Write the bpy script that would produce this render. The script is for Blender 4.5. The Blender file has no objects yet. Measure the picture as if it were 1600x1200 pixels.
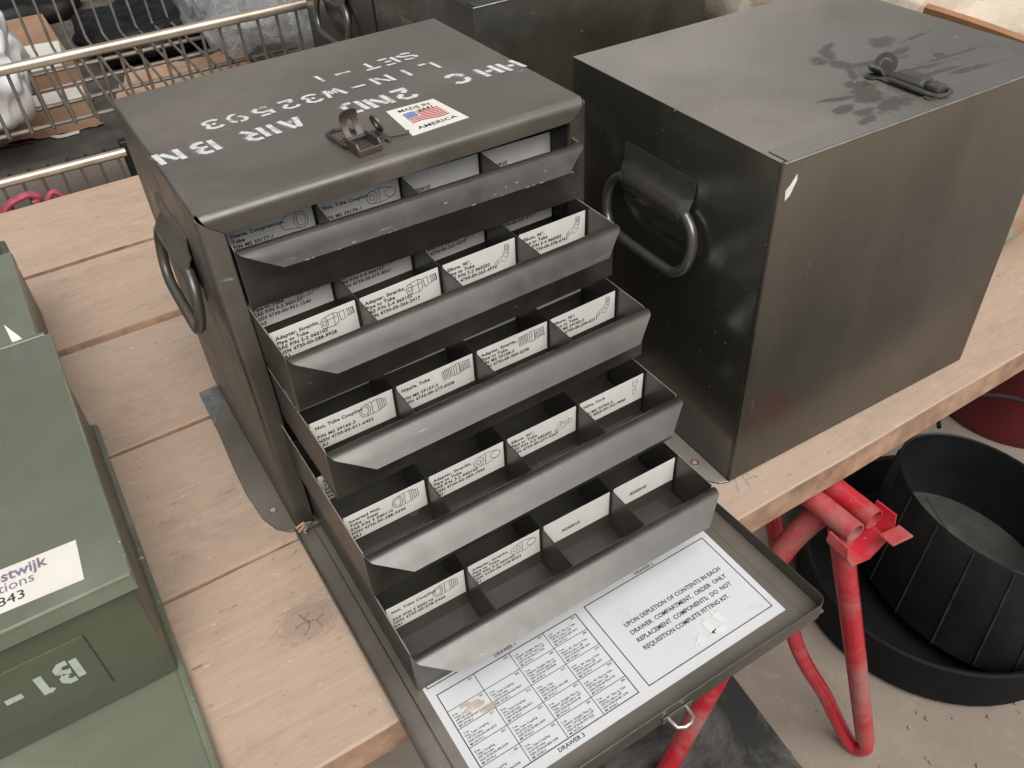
import bpy, bmesh, math, random
from mathutils import Vector, Matrix, noise
R_ = math.radians
random.seed(7)
S = bpy.context.scene
COL = S.collection

# ------------------------------------------------------------------ camera
cd = bpy.data.cameras.new('camera'); cam = bpy.data.objects.new('camera', cd); COL.objects.link(cam)
rx_, dn_, fw_ = Vector((0.84672209, -0.52967183, -0.05009443)), Vector((-0.3790201, -0.53444529, -0.75545482)), Vector((0.3733704, 0.65864709, -0.65328291))
M = Matrix.Identity(4)
for i in range(3):
    M[i][0], M[i][1], M[i][2] = rx_[i], -dn_[i], -fw_[i]
M.translation = Vector((-0.10228063, -0.77185108, 0.85214493))
cam.matrix_world = M
cd.sensor_width = 36; cd.lens = 1316.22 / 1600 * 36
cd.clip_start = 0.02; cd.clip_end = 500
S.camera = cam

# ------------------------------------------------------------------ sky and sun (bright overcast)
SUN_EL, SUN_AZ = 57, 186           # azimuth clockwise from +y
w = bpy.data.worlds.new('World'); S.world = w; w.use_nodes = True
nt = w.node_tree; nt.nodes.clear()
sk = nt.nodes.new('ShaderNodeTexSky'); sk.sky_type = 'NISHITA'; sk.sun_disc = False
sk.sun_elevation = R_(SUN_EL); sk.sun_rotation = R_(SUN_AZ); sk.dust_density = 6; sk.air_density = 1.0; sk.ozone_density = 1
hs = nt.nodes.new('ShaderNodeHueSaturation'); hs.inputs['Saturation'].default_value = 0.3
bg = nt.nodes.new('ShaderNodeBackground'); bg.inputs[1].default_value = 0.05
ow = nt.nodes.new('ShaderNodeOutputWorld')
nt.links.new(sk.outputs[0], hs.inputs['Color']); nt.links.new(hs.outputs[0], bg.inputs[0]); nt.links.new(bg.outputs[0], ow.inputs[0])
sd = bpy.data.lights.new('sun', 'SUN'); sd.energy = 1.5; sd.angle = R_(56); sd.color = (1, .94, .86)
so = bpy.data.objects.new('sun', sd); COL.objects.link(so)
az, el = R_(SUN_AZ), R_(SUN_EL)
so.rotation_euler = Vector((math.sin(az) * math.cos(el), math.cos(az) * math.cos(el), math.sin(el))).to_track_quat('Z', 'Y').to_euler()
so.location = (0, 0, 3)
S.view_settings.view_transform = 'Standard'; S.view_settings.look = 'None'
S.view_settings.exposure = 0.72; S.view_settings.gamma = 1

# ------------------------------------------------------------------ materials
class NT:
    def __init__(s, name):
        s.m = bpy.data.materials.new(name); s.m.use_nodes = True; s.t = s.m.node_tree
        s.p = s.t.nodes['Principled BSDF']
        s.tc = s.t.nodes.new('ShaderNodeTexCoord'); s.oi = None
    def n(s, typ, **k):
        x = s.t.nodes.new('ShaderNode' + typ)
        for a, v in k.items(): setattr(x, a, v)
        return x
    def l(s, a, b): s.t.links.new(a, b)
    def co(s, scale=(1, 1, 1), rnd=True, rot=(0, 0, 0)):
        mp = s.n('Mapping'); mp.inputs['Scale'].default_value = scale; mp.inputs['Rotation'].default_value = rot
        if rnd:
            if not s.oi: s.oi = s.n('ObjectInfo')
            v = s.n('VectorMath', operation='MULTIPLY_ADD'); v.inputs[1].default_value = (7.3, 5.1, 3.7)
            s.l(s.oi.outputs['Random'], v.inputs[0]); s.l(s.tc.outputs['Object'], v.inputs[2]); s.l(v.outputs[0], mp.inputs['Vector'])
        else: s.l(s.tc.outputs['Object'], mp.inputs['Vector'])
        return mp.outputs[0]
    def noise(s, co, scale, detail=6, rough=.55, dist=0):
        x = s.n('TexNoise'); x.inputs['Scale'].default_value = scale; x.inputs['Detail'].default_value = detail
        x.inputs['Roughness'].default_value = rough; x.inputs['Distortion'].default_value = dist
        s.l(co, x.inputs['Vector']); return x.outputs['Fac']
    def ramp(s, f, a, b, lo=0., hi=1.):
        x = s.n('MapRange'); x.clamp = True
        for i, v in enumerate((a, b, lo, hi)): x.inputs[i + 1].default_value = v
        s.l(f, x.inputs[0]); return x.outputs[0]
    def mix(s, f, a, b):
        x = s.n('Mix', data_type='RGBA')
        if isinstance(f, (int, float)): x.inputs[0].default_value = f
        else: s.l(f, x.inputs[0])
        for i, v in ((6, a), (7, b)):
            if isinstance(v, tuple): x.inputs[i].default_value = (*v, 1)
            else: s.l(v, x.inputs[i])
        return x.outputs[2]
    def math(s, op, a, b=None, clamp=False):
        x = s.n('Math', operation=op); x.use_clamp = clamp
        for i, v in enumerate((a, b)):
            if v is None: continue
            if isinstance(v, (int, float)): x.inputs[i].default_value = v
            else: s.l(v, x.inputs[i])
        return x.outputs[0]
    def base(s, v):
        if isinstance(v, tuple): s.p.inputs['Base Color'].default_value = (*v, 1)
        else: s.l(v, s.p.inputs['Base Color'])
    def rough(s, v):
        if isinstance(v, (int, float)): s.p.inputs['Roughness'].default_value = v
        else: s.l(v, s.p.inputs['Roughness'])
    def bump(s, h, st=.2, d=.001):
        b = s.n('Bump'); b.inputs['Strength'].default_value = st; b.inputs['Distance'].default_value = d
        s.l(h, b.inputs['Height']); s.l(b.outputs[0], s.p.inputs['Normal'])

def paint(name, c1, c2, rough=.4, ior=1.5, dust=(.3, .27, .23), dusty=(.45, .75, .5), speck=(.5, .48, .45), speckamt=.72, scale=8, met=0., scr=.7, top=0.):
    """old sheet-metal paint: two tones, dust film, chips and scratches"""
    t = NT(name); co = t.co()
    a = t.mix(t.ramp(t.noise(co, scale, 5), .3, .7), c1, c2)
    d = t.ramp(t.noise(co, scale * .45, 8, .65, .6), dusty[0], dusty[1], 0, dusty[2])
    a = t.mix(d, a, dust)
    if top:   # level faces painted lighter for sky sheen, plus settled dust
        geo = t.n('NewGeometry'); sx = t.n('SeparateXYZ'); t.l(geo.outputs['Normal'], sx.inputs[0])
        lv = t.math('MULTIPLY', t.ramp(sx.outputs['Z'], .75, .98), t.ramp(t.noise(co, 5, 8, .65, .5), .25, .75, top * .6, top))
        a = t.mix(lv, a, (.355, .32, .275))
    sp = t.ramp(t.noise(co, 140, 3, .5), speckamt, speckamt + .04, 0, .8)
    sc = t.ramp(t.noise(t.co((14, 160, 40), rot=(.3, .5, .6)), 1.2, 4, .6), scr, scr + .05, 0, .55)
    a = t.mix(sp, a, speck); a = t.mix(sc, a, speck)
    t.base(a)
    r = t.math('ADD', t.math('MULTIPLY', d, .35), t.ramp(t.noise(co, 30, 4), .3, .7, rough - .06, rough + .06), True)
    t.rough(r); t.p.inputs['IOR'].default_value = ior; t.p.inputs['Metallic'].default_value = met
    t.bump(t.noise(co, 60, 4), .06, .0008)
    return t.m

def plain(name, c, rough=.5, met=0., var=.15, scale=20, spec=.5, bump=.05):
    t = NT(name); co = t.co()
    f = t.ramp(t.noise(co, scale, 5), .3, .7)
    t.base(t.mix(f, tuple(x * (1 - var) for x in c), tuple(min(1, x * (1 + var)) for x in c)))
    t.rough(rough); t.p.inputs['Metallic'].default_value = met; t.p.inputs['Specular IOR Level'].default_value = spec
    if bump: t.bump(t.noise(co, scale * 3, 4), bump, .001)
    return t.m

def wood(name, knot=None):
    t = NT(name); co = t.co()
    g = t.noise(t.co((1.6, 16, 16)), 3.2, 9, .68, 1.6)
    g2 = t.noise(t.co((4, 90, 90)), 3, 4, .6)
    a = t.mix(t.ramp(g, .3, .72), (.515, .378, .288), (.42, .302, .228))
    iso = t.noise(t.co((1, 1.4, 1)), 13, 10, .75, .3)
    a = t.mix(t.ramp(iso, .48, .72, 0, .5), a, (.36, .28, .22))
    a = t.mix(t.ramp(g2, .45, .75, 0, .3), a, (.60, .48, .375))
    big = t.ramp(t.noise(co, 2.2, 5, .6), .38, .66, 0, .55)
    a = t.mix(big, a, (.47, .375, .30))
    dirt = t.ramp(t.noise(t.co((1, 1.9, 1)), 6, 11, .8, .5), .52, .68, 0, .62)
    a = t.mix(dirt, a, (.29, .24, .20))
    mk = t.ramp(t.noise(t.co((16, 55, 30)), 2.2, 5, .65), .64, .72, 0, .75)
    a = t.mix(mk, a, (.13, .085, .06))
    fl = t.ramp(t.noise(t.co((20, 45, 30)), 3.3, 3, .5), .70, .74, 0, .6)
    a = t.mix(fl, a, (.66, .55, .44))
    if knot:
        v = t.n('VectorMath', operation='SUBTRACT'); t.l(t.tc.outputs['Object'], v.inputs[0]); v.inputs[1].default_value = knot
        v2 = t.n('VectorMath', operation='MULTIPLY'); t.l(v.outputs[0], v2.inputs[0]); v2.inputs[1].default_value = (1, 1.25, 0)
        ln = t.n('VectorMath', operation='LENGTH'); t.l(v2.outputs[0], ln.inputs[0])
        r = t.math('ADD', ln.outputs['Value'], t.ramp(t.noise(t.co(rnd=False), 45, 5), .3, .7, -.008, .008))
        kn = t.ramp(r, .026, .040, .6, 0)
        a = t.mix(kn, a, (.30, .235, .185))
        rg = t.math('SINE', t.math('MULTIPLY', r, 900.))
        a = t.mix(t.math('MULTIPLY', t.ramp(rg, .2, 1, 0, .35), t.ramp(r, .034, .05, 1, 0)), a, (.25, .165, .12))
    t.base(a); t.rough(.78)
    t.bump(t.math('ADD', g, t.math('MULTIPLY', g2, .6)), .3, .0012)
    return t.m

OLV = paint('worn olive cabinet paint', (.036, .0315, .024), (.053, .047, .037), .33, 1.9, (.195, .177, .148), (.42, .72, .55), (.42, .4, .37), .735, 7, scr=.70, top=.30)
DRW = paint('olive drawer paint', (.024, .022, .017), (.034, .030, .024), .34, 1.95, (.17, .155, .13), (.44, .8, .42), (.42, .4, .36), .745, 9, scr=.705)
GLS = paint('dark satin olive paint', (.020, .020, .014), (.027, .026, .019), .30, 1.85, (.16, .14, .115), (.52, .85, .35), (.5, .48, .42), .745, 6, scr=.76)
EDG = paint('rubbed paint edge', (.16, .15, .13), (.30, .285, .26), .4, 1.6, (.4, .38, .35), (.5, .7, .6), (.6, .58, .55), .66, 60)
HND = paint('dark handle paint', (.048, .047, .037), (.066, .064, .051), .22, 2.0, (.15, .14, .115), (.55, .85, .3), (.4, .4, .38), .75, 20)
GRN = paint('sage green crate paint', (.135, .150, .106), (.175, .188, .136), .30, 1.7, (.33, .355, .29), (.45, .72, .5), (.55, .6, .5), .775, 4, scr=.72)
GRW = paint('chipped green edge paint', (.13, .155, .10), (.17, .19, .13), .32, 1.65, (.33, .355, .29), (.45, .72, .5), (.55, .59, .52), .67, 14, scr=.67)
GRD = paint('deep green crate paint', (.072, .086, .052), (.095, .110, .068), .40, 1.55, (.2, .22, .16), (.5, .8, .3), (.45, .5, .4), .775, 5, scr=.76)
LAT = paint('brown steel latch', (.10, .085, .074), (.145, .125, .11), .42, 1.5, (.26, .22, .19), (.5, .8, .5), (.45, .42, .4), .72, 40, met=.55)
LTD = paint('dark latch paint', (.060, .058, .049), (.085, .082, .07), .22, 1.9, (.16, .15, .13), (.5, .8, .4), (.4, .4, .38), .74, 40)
ZNC = plain('galvanised steel', (.42, .42, .40), .38, .8, .3, 60)
BARE = plain('bare bright metal', (.55, .54, .50), .35, .9, .2, 60)
WOODM = wood('weathered pine plank')
WOODK = wood('weathered pine plank with knot', (1.0 - .042, .307 - .135, .0))
RAW = plain('raw orange sawn wood', (.38, .245, .165), .8, 0, .35, 30)
TORN = plain('torn white paper', (.70, .72, .73), .7, 0, .06)
TORN2 = plain('grimy torn paper', (.52, .45, .38), .8, 0, .3, 60)
def mk_crayon():
    t = NT('faint blue crayon'); co = t.co(rnd=False); t.base((.24, .33, .42)); t.rough(.9)
    t.l(t.ramp(t.noise(co, 160, 5, .7), .40, .62, 0, .6), t.p.inputs['Alpha']); return t.m
BLUM = mk_crayon()
CRK = plain('dark wood crack', (.19, .135, .10), .9, 0, .2)
INK = plain('black printing ink', (.035, .035, .04), .6, 0, .1)
CARD = plain('white label card', (.86, .855, .81), .45, 0, .06, 25)
RED = paint('red trestle paint', (.44, .014, .026), (.52, .028, .045), .30, 1.55, (.33, .215, .19), (.47, .62, .72), (.55, .36, .32), .71, 11, scr=.70)
RUB = plain('black rubber', (.012, .014, .015), .5, 0, .4, 9, .4)
RUBD = plain('dull black rubber', (.006, .0065, .007), .7, 0, .4, 9, .2)
SEAM = plain('moulded rubber seam', (.03, .032, .032), .5, 0, .4, 30)
RUB2 = plain('grey rubber sheet', (.07, .075, .072), .5, 0, .4, 12)
STRP = plain('dark teal strap', (.02, .03, .028), .5)
WIRE = plain('dull basket wire', (.23, .205, .175), .42, .55, .3, 30)
RAIL = plain('bright worn rail', (.50, .45, .37), .33, .6, .25, 14)
MATM = plain('dusty dark mat', (.075, .068, .058), .75, 0, .35, 16)
CBD = plain('brown cardboard', (.32, .195, .12), .8, 0, .12, 8)
KRF = plain('crumpled kraft paper', (.46, .31, .21), .75, 0, .2, 12)
BLK = plain('black plastic sack', (.006, .0065, .006), .5, 0, .3, 8, .25)
WPL = plain('white polythene', (.72, .74, .76), .35, 0, .06, 10)
PNK = plain('pink cord', (.36, .07, .11), .5, 0, .3, 60)
DRED = plain('dark red drum', (.10, .006, .009), .35, 0, .2, 8)
TAN = plain('tan leather edge', (.42, .215, .11), .55, 0, .15, 15)
WPAINT = plain('white chip', (.85, .86, .86), .5)
CHIP = plain('bare steel chip', (.45, .44, .42), .45, .4)
HOLE = plain('plank seen through a hole', (.42, .31, .23), .8)
BLU = plain('sticker blue', (.05, .13, .42), .5)
SRD = plain('sticker red', (.52, .03, .05), .5)
STK = plain('sticker white', (.80, .79, .72), .4, 0, .05)
PEN = plain('black marker pen', (.04, .04, .045), .5)
GREYTX = plain('grey purple label print', (.24, .21, .30), .6)

def mk_stencil():
    t = NT('worn white stencil paint'); co = t.co()
    f = t.ramp(t.noise(co, 70, 6, .7), .50, .66, 0, .8)
    t.base(t.mix(f, (.66, .70, .70), (.19, .18, .155))); t.rough(.6); return t.m
STEN = mk_stencil()
def mk_overspray():
    t = NT('thin white overspray'); co = t.co()
    t.base((.55, .56, .54)); t.rough(.7)
    t.l(t.math('MULTIPLY', t.ramp(t.noise(co, 45, 6, .7), .42, .68, 0, .55), .8), t.p.inputs['Alpha']); return t.m
HAZE = mk_overspray()
def mk_stencil2():
    t = NT('pale green stencil paint'); co = t.co()
    t.base(t.mix(t.ramp(t.noise(co, 120, 5, .7), .45, .7, 0, .5), (.45, .53, .47), (.25, .30, .22))); t.rough(.6); return t.m
STEN2 = mk_stencil2()
def mk_paper():
    t = NT('printed instruction paper'); co = t.co(rnd=False)
    a = t.mix(t.ramp(t.noise(co, 6, 5), .3, .7), (.60, .635, .675), (.68, .70, .72))
    tear = t.ramp(t.noise(t.co((1, 2, 1), rnd=False), 15, 8, .75, .6), .60, .66, 0, .55)
    a = t.mix(tear, a, (.56, .53, .47))
    a = t.mix(t.ramp(t.noise(co, 30, 5, .7), .71, .74, 0, .9), a, (.25, .2, .15))
    t.base(a); t.rough(.38); return t.m
PAPER = mk_paper()
def mk_floor():
    t = NT('dusty concrete'); co = t.co(rnd=False)
    a = t.mix(t.ramp(t.noise(co, 2.5, 8, .65), .3, .7), (.20, .17, .14), (.29, .25, .21))
    a = t.mix(t.ramp(t.noise(co, 26, 8, .7), .55, .75, 0, .5), a, (.40, .36, .31))
    a = t.mix(t.ramp(t.noise(co, 60, 4, .6), .68, .72, 0, .7), a, (.14, .115, .095))
    t.base(a); t.rough(.85); t.bump(t.noise(co, 80, 6, .7), .3, .003); return t.m
FLOORM = mk_floor()
def mk_blackmat():
    t = NT('stained black floor mat'); co = t.co(rnd=False)
    a = t.mix(t.ramp(t.noise(co, 5, 8, .7, .8), .45, .68, 0, .9), (.02, .021, .021), (.13, .125, .115))
    a = t.mix(t.ramp(t.noise(co, 30, 6, .7), .66, .7, 0, .7), a, (.3, .29, .27))
    a = t.mix(t.ramp(t.noise(co, 7, 5, .6, 1.), .68, .71, 0, .6), a, (.35, .06, .07))
    t.base(a); t.rough(.7); t.bump(t.noise(co, 50, 5), .3, .002); return t.m
BMAT = mk_blackmat()
def mk_camo(name, cols):
    t = NT(name); co = t.co()
    f = t.noise(co, 6, 3, .5, .8)
    a = t.mix(t.ramp(f, .50, .52), cols[0], cols[1])
    a = t.mix(t.ramp(t.noise(co, 8.3, 3, .5, .8), .56, .58), a, cols[2])
    a = t.mix(t.ramp(t.noise(co, 90, 3), .3, .7, 0, .15), a, (.25, .2, .15))
    t.base(a); t.rough(.85); t.bump(t.noise(co, 14, 5), .5, .01); return t.m
CAMO = mk_camo('faded camouflage cloth', ((.62, .52, .39), (.42, .45, .33), (.50, .33, .23)))
CAMO2 = mk_camo('pale desert cloth', ((.72, .63, .50), (.60, .53, .42), (.56, .44, .34)))
CAMB = plain('brown webbing', (.20, .125, .085), .8, 0, .3, 25)
def mk_film():
    t = NT('clear crumpled film'); co = t.co()
    h = t.noise(co, 14, 6, .6, 1.2)
    t.base((.45, .48, .51)); t.rough(.10); t.p.inputs['Alpha'].default_value = .38; t.p.inputs['IOR'].default_value = 1.9
    t.bump(h, 1., .03); return t.m
FILM = mk_film()
def mk_rtop():
    """dusty lid of the closed box: pale film of dust and painted sky sheen, wiped away in finger marks round the latch"""
    t = NT('lid paint with dust and painted sheen'); co = t.co(rnd=False)
    a = t.mix(t.ramp(t.noise(co, 6, 5), .3, .7), (.028, .027, .020), (.037, .035, .027))
    nz = t.noise(co, 70, 6, .65); wob = t.ramp(nz, .3, .7, -.25, .25)
    big = t.ramp(t.noise(co, 22, 6, .7), .3, .7, -.6, .6)
    blobs = [(.142, .056, .017, .008, .1), (.158, .038, .017, .009, .0), (.140, .020, .016, .007, .3), (.158, .078, .022, .005, -.3), (.18, .06, .012, .012, .4),
             (.19, .032, .035, .013, .25), (.20, .07, .022, .02, .3), (.222, .118, .028, .007, .9), (.235, .150, .012, .022, .3), (.248, .180, .02, .01, .9), (.262, .196, .022, .006, .4),
             (.225, .17, .012, .018, -.4), (.275, .13, .045, .006, -.2), (.32, .135, .03, .007, .15), (.30, .085, .05, .005, -.15), (.31, .065, .045, .004, -.1), (.35, .10, .008, .005, 0),
             (.34, .05, .04, .006, -.1), (.33, .17, .026, .014, .1), (.378, .158, .03, .003, .1), (.205, .095, .014, .018, .2), (.36, .09, .05, .003, -.05)]
    m = None
    for (x, y, rx, ry, an) in blobs:
        mp = t.n('Mapping', vector_type='TEXTURE'); mp.inputs['Location'].default_value = (x, y, .461); mp.inputs['Rotation'].default_value = (0, 0, an)
        mp.inputs['Scale'].default_value = (rx, ry, 1.)
        t.l(t.tc.outputs['Object'], mp.inputs['Vector'])
        ln = t.n('VectorMath', operation='LENGTH'); t.l(mp.outputs[0], ln.inputs[0])
        f = t.ramp(t.math('ADD', t.math('ADD', ln.outputs['Value'], wob), big), .65, 1.15, 1, 0)
        m = f if m is None else t.math('MAXIMUM', m, f)
    film = t.ramp(t.noise(co, 3.5, 7, .6, .5), .3, .75, .44, .74)
    dv = t.n('VectorMath', operation='DISTANCE'); t.l(t.tc.outputs['Object'], dv.inputs[0]); dv.inputs[1].default_value = (.34, .02, .461)
    film = t.math('MULTIPLY', film, t.ramp(dv.outputs['Value'], .10, .42, .62, 1.45), True)     # sheen gradient painted into the film, palest at the back left
    d = t.math('MULTIPLY', film, t.math('SUBTRACT', 1., t.math('MULTIPLY', m, .62)))
    geo = t.n('NewGeometry'); sp = t.n('SeparateXYZ'); t.l(geo.outputs['Normal'], sp.inputs[0])
    d = t.math('MULTIPLY', d, t.ramp(sp.outputs['Z'], .6, .95))
    a = t.mix(d, a, (.34, .315, .28))
    s2 = t.ramp(t.noise(co, 160, 2, .5), .74, .77, 0, .8); a = t.mix(s2, a, (.6, .58, .55))
    t.base(a); t.rough(t.math('ADD', .22, t.math('MULTIPLY', d, .16))); t.p.inputs['IOR'].default_value = 2.1
    return t.m
RTOP = mk_rtop()
def mk_rfront():
    t = NT('smeared satin door paint'); co = t.co(rnd=False)
    a = t.mix(t.ramp(t.noise(co, 4, 5), .3, .7), (.021, .021, .015), (.028, .027, .020))
    sm = t.ramp(t.noise(t.co((4, 1, 1.2), rnd=False), 2.2, 5, .55, .8), .45, .8, 0, .16)
    a = t.mix(sm, a, (.17, .145, .12))
    sz = t.n('SeparateXYZ'); t.l(t.tc.outputs['Object'], sz.inputs[0])     # blotchy reflection painted into the colour, lighter towards the top
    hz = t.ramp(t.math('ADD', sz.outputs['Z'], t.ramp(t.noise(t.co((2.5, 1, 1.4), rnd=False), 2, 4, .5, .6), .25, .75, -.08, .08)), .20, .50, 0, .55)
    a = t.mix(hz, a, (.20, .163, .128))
    pt = t.ramp(t.noise(t.co((1, 1, 1.), rnd=False), 24, 6, .7, .4), .69, .72, 0, .6)
    a = t.mix(pt, a, (.36, .31, .26))
    sc = t.ramp(t.noise(t.co((30, 1, 3), rot=(0, .5, 0), rnd=False), 2.5, 4, .6), .72, .75, 0, .5)
    a = t.mix(sc, a, (.3, .27, .23))
    t.base(a); t.rough(t.math('ADD', .26, t.math('MULTIPLY', sm, .4))); t.p.inputs['IOR'].default_value = 1.62
    return t.m
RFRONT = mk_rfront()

# ------------------------------------------------------------------ mesh helpers
def tag(o, label=None, cat=None, group=None, kind=None):
    for k, v in (('label', label), ('category', cat), ('group', group), ('kind', kind)):
        if v: o[k] = v
    return o
def empty(name, loc=(0, 0, 0), rz=0.):
    o = bpy.data.objects.new(name, None); COL.objects.link(o); o.location = loc; o.rotation_euler = (0, 0, rz); o.empty_display_size = .05
    return o

class B:
    def __init__(s): s.bm = bmesh.new(); s.mats = []
    def mi(s, m):
        if m not in s.mats: s.mats.append(m)
        return s.mats.index(m)
    def _f(s, vs, i, smooth=False):
        try: f = s.bm.faces.new(vs)
        except ValueError: return None
        f.material_index = i; f.smooth = smooth; return f
    def box(s, a, b, m, bev=0., seg=2, mat=None):
        i = s.mi(m); t = bmesh.new()
        bmesh.ops.create_cube(t, size=1)
        for v in t.verts: v.co = Vector([(a[k] + b[k]) / 2 + v.co[k] * (b[k] - a[k]) for k in range(3)])
        if bev: bmesh.ops.bevel(t, geom=t.edges[:], offset=bev, segments=seg, affect='EDGES', profile=.5)
        s.merge(t, i, mat, bool(bev))
    def merge(s, t, i, mat=None, smooth=False):
        mp = {}
        for v in t.verts: mp[v] = s.bm.verts.new(mat @ v.co if mat else v.co)
        for f in t.faces: s._f([mp[v] for v in f.verts], i, smooth)
        t.free()
    def loft(s, rings, m, closed=True, caps=True, smooth=True):
        i = s.mi(m); V = [[s.bm.verts.new(p) for p in r] for r in rings]; n = len(rings[0])
        for a, b in zip(V, V[1:]):
            for k in range(n if closed else n - 1): s._f([a[k], a[(k + 1) % n], b[(k + 1) % n], b[k]], i, smooth)
        if caps and closed: s._f(V[0][::-1], i); s._f(V[-1], i)
        return V
    def tube(s, pts, r, m, n=10, caps=True, closed=False):
        pts = [Vector(p) for p in pts]; rings = []; N = len(pts)
        rr = r if isinstance(r, (list, tuple)) else [r] * N
        up = None
        for k, p in enumerate(pts):
            a = pts[(k - 1) % N] if (closed or k) else p; b = pts[(k + 1) % N] if (closed or k < N - 1) else p
            d = (b - a).normalized()
            if up is None:
                up = Vector((0, 0, 1)) if abs(d.z) < .9 else Vector((1, 0, 0))
            x = (up - d * up.dot(d)).normalized(); up = x; y = d.cross(x)
            rings.append([p + (x * math.cos(2 * math.pi * j / n) + y * math.sin(2 * math.pi * j / n)) * rr[k] for j in range(n)])
        if closed: rings.append(rings[0])
        s.loft(rings, m, True, caps and not closed)
    def sheet(s, rows, m, th=.0012, smooth=True, edge=None):
        """grid of points -> thickened sheet"""
        i = s.mi(m); t = bmesh.new(); V = [[t.verts.new(p) for p in r] for r in rows]
        for a, b in zip(V, V[1:]):
            for k in range(len(a) - 1): t.faces.new([a[k], a[k + 1], b[k + 1], b[k]])
        bmesh.ops.recalc_face_normals(t, faces=t.faces[:])
        bmesh.ops.solidify(t, geom=t.faces[:], thickness=th)
        if edge:
            j = s.mi(edge); thin = [f for f in t.faces if min(q.calc_length() for q in f.edges) < th * 1.6]
            mp = {}
            for v in t.verts: mp[v] = s.bm.verts.new(v.co)
            th_ = set(thin)
            for f in t.faces: s._f([mp[v] for v in f.verts], j if f in th_ else i, smooth and f not in th_)
            t.free()
        else: s.merge(t, i, None, smooth)
    def prism(s, poly, z0, z1, m, mat=None, bev=0.):
        i = s.mi(m); t = bmesh.new(); n = len(poly)
        a = [t.verts.new((x, y, z0)) for x, y in poly]; b = [t.verts.new((x, y, z1)) for x, y in poly]
        t.faces.new(a[::-1]); t.faces.new(b)
        for k in range(n): t.faces.new([a[k], a[(k + 1) % n], b[(k + 1) % n], b[k]])
        bmesh.ops.recalc_face_normals(t, faces=t.faces[:])
        if bev: bmesh.ops.bevel(t, geom=t.edges[:], offset=bev, segments=1, affect='EDGES')
        s.merge(t, i, mat)
    def strip(s, pl, wd, m, mp, closed=False):
        """flat stroke along a 2D polyline; mp maps (u,v) to 3D"""
        i = s.mi(m); P = [Vector(p) for p in pl]; N = len(P); L = []; Rr = []
        for k in range(N):
            a = P[k - 1] if (k or closed) else P[k]; b = P[(k + 1) % N] if (k < N - 1 or closed) else P[k]
            d1 = (P[k] - a) if a != P[k] else (b - P[k]); d2 = (b - P[k]) if b != P[k] else d1
            d1 = d1.normalized(); d2 = d2.normalized(); d = d1 + d2
            d = d.normalized() if d.length > 1e-6 else d1
            nn = Vector((-d.y, d.x)); c = max(.5, nn.dot(Vector((-d1.y, d1.x))))
            o = nn * (wd / 2 / c)
            L.append(s.bm.verts.new(mp(*(P[k] + o)))); Rr.append(s.bm.verts.new(mp(*(P[k] - o))))
        for k in range(N if closed else N - 1): s._f([L[k], Rr[k], Rr[(k + 1) % N], L[(k + 1) % N]], i)
    def text(s, string, size, m, mp, bold=0., align='LEFT', sx=1., shear=0.):
        i = s.mi(m)
        vs, fs, _ = glyphs(string, size, bold, align)
        V = [s.bm.verts.new(mp(x * sx + shear * y, y)) for x, y in vs]
        for f in fs: s._f([V[k] for k in f], i)
    def obj(s, name, parent=None, loc=(0, 0, 0), rot=(0, 0, 0), sharp=32):
        me = bpy.data.meshes.new(name); s.bm.normal_update(); s.bm.to_mesh(me); s.bm.free()
        for m in s.mats: me.materials.append(m)
        if sharp: me.set_sharp_from_angle(angle=R_(sharp))
        o = bpy.data.objects.new(name, me); COL.objects.link(o); o.location = loc; o.rotation_euler = rot
        if parent: o.parent = parent
        return o
_gc = {}
def glyphs(string, size, bold, align):
    key = (string, size, bold, align)
    if key not in _gc:
        c = bpy.data.curves.new('text', 'FONT'); c.body = string; c.size = size; c.offset = bold * size; c.align_x = align; c.space_character = 1.1 if bold > .03 else 1.; c.resolution_u = 2; c.fill_mode = 'FRONT'
        o = bpy.data.objects.new('text', c)
        me = bpy.data.meshes.new_from_object(o)
        vs = [(v.co.x, v.co.y) for v in me.vertices]; fs = [tuple(p.vertices) for p in me.polygons]
        wd = max([v[0] for v in vs], default=0)
        bpy.data.objects.remove(o); bpy.data.curves.remove(c); bpy.data.meshes.remove(me)
        _gc[key] = (vs, fs, wd)
    return _gc[key]
def lump(name, m, c, size, amp, fr, seed, parent=None, sub=5, sq=.5, rot=(0, 0, 0)):
    """soft uneven bundle: a rounded block pushed about by noise"""
    t = bmesh.new(); bmesh.ops.create_cube(t, size=2)
    bmesh.ops.subdivide_edges(t, edges=t.edges[:], cuts=2 ** sub // 2, use_grid_fill=True)
    for v in t.verts:
        p = v.co.copy(); q = p.normalized() * 1.05
        p = p * sq + q * (1 - sq)
        p = Vector((p.x * size[0] / 2, p.y * size[1] / 2, p.z * size[2] / 2))
        nz = noise.noise_vector(p * fr + Vector((seed, seed * 2, 0))) + .5 * noise.noise_vector(p * fr * 2.3 + Vector((seed, 0, 9)))
        v.co = p + nz * amp
    b = B(); b.merge(t, b.mi(m), None, True)
    return b.obj(name, parent, c, rot, 0)

# ------------------------------------------------------------------ setting: floor
b = B(); b.box((-60, -60, -.85), (60, 60, -.75), FLOORM)
tag(b.obj('floor'), kind='structure')

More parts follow.
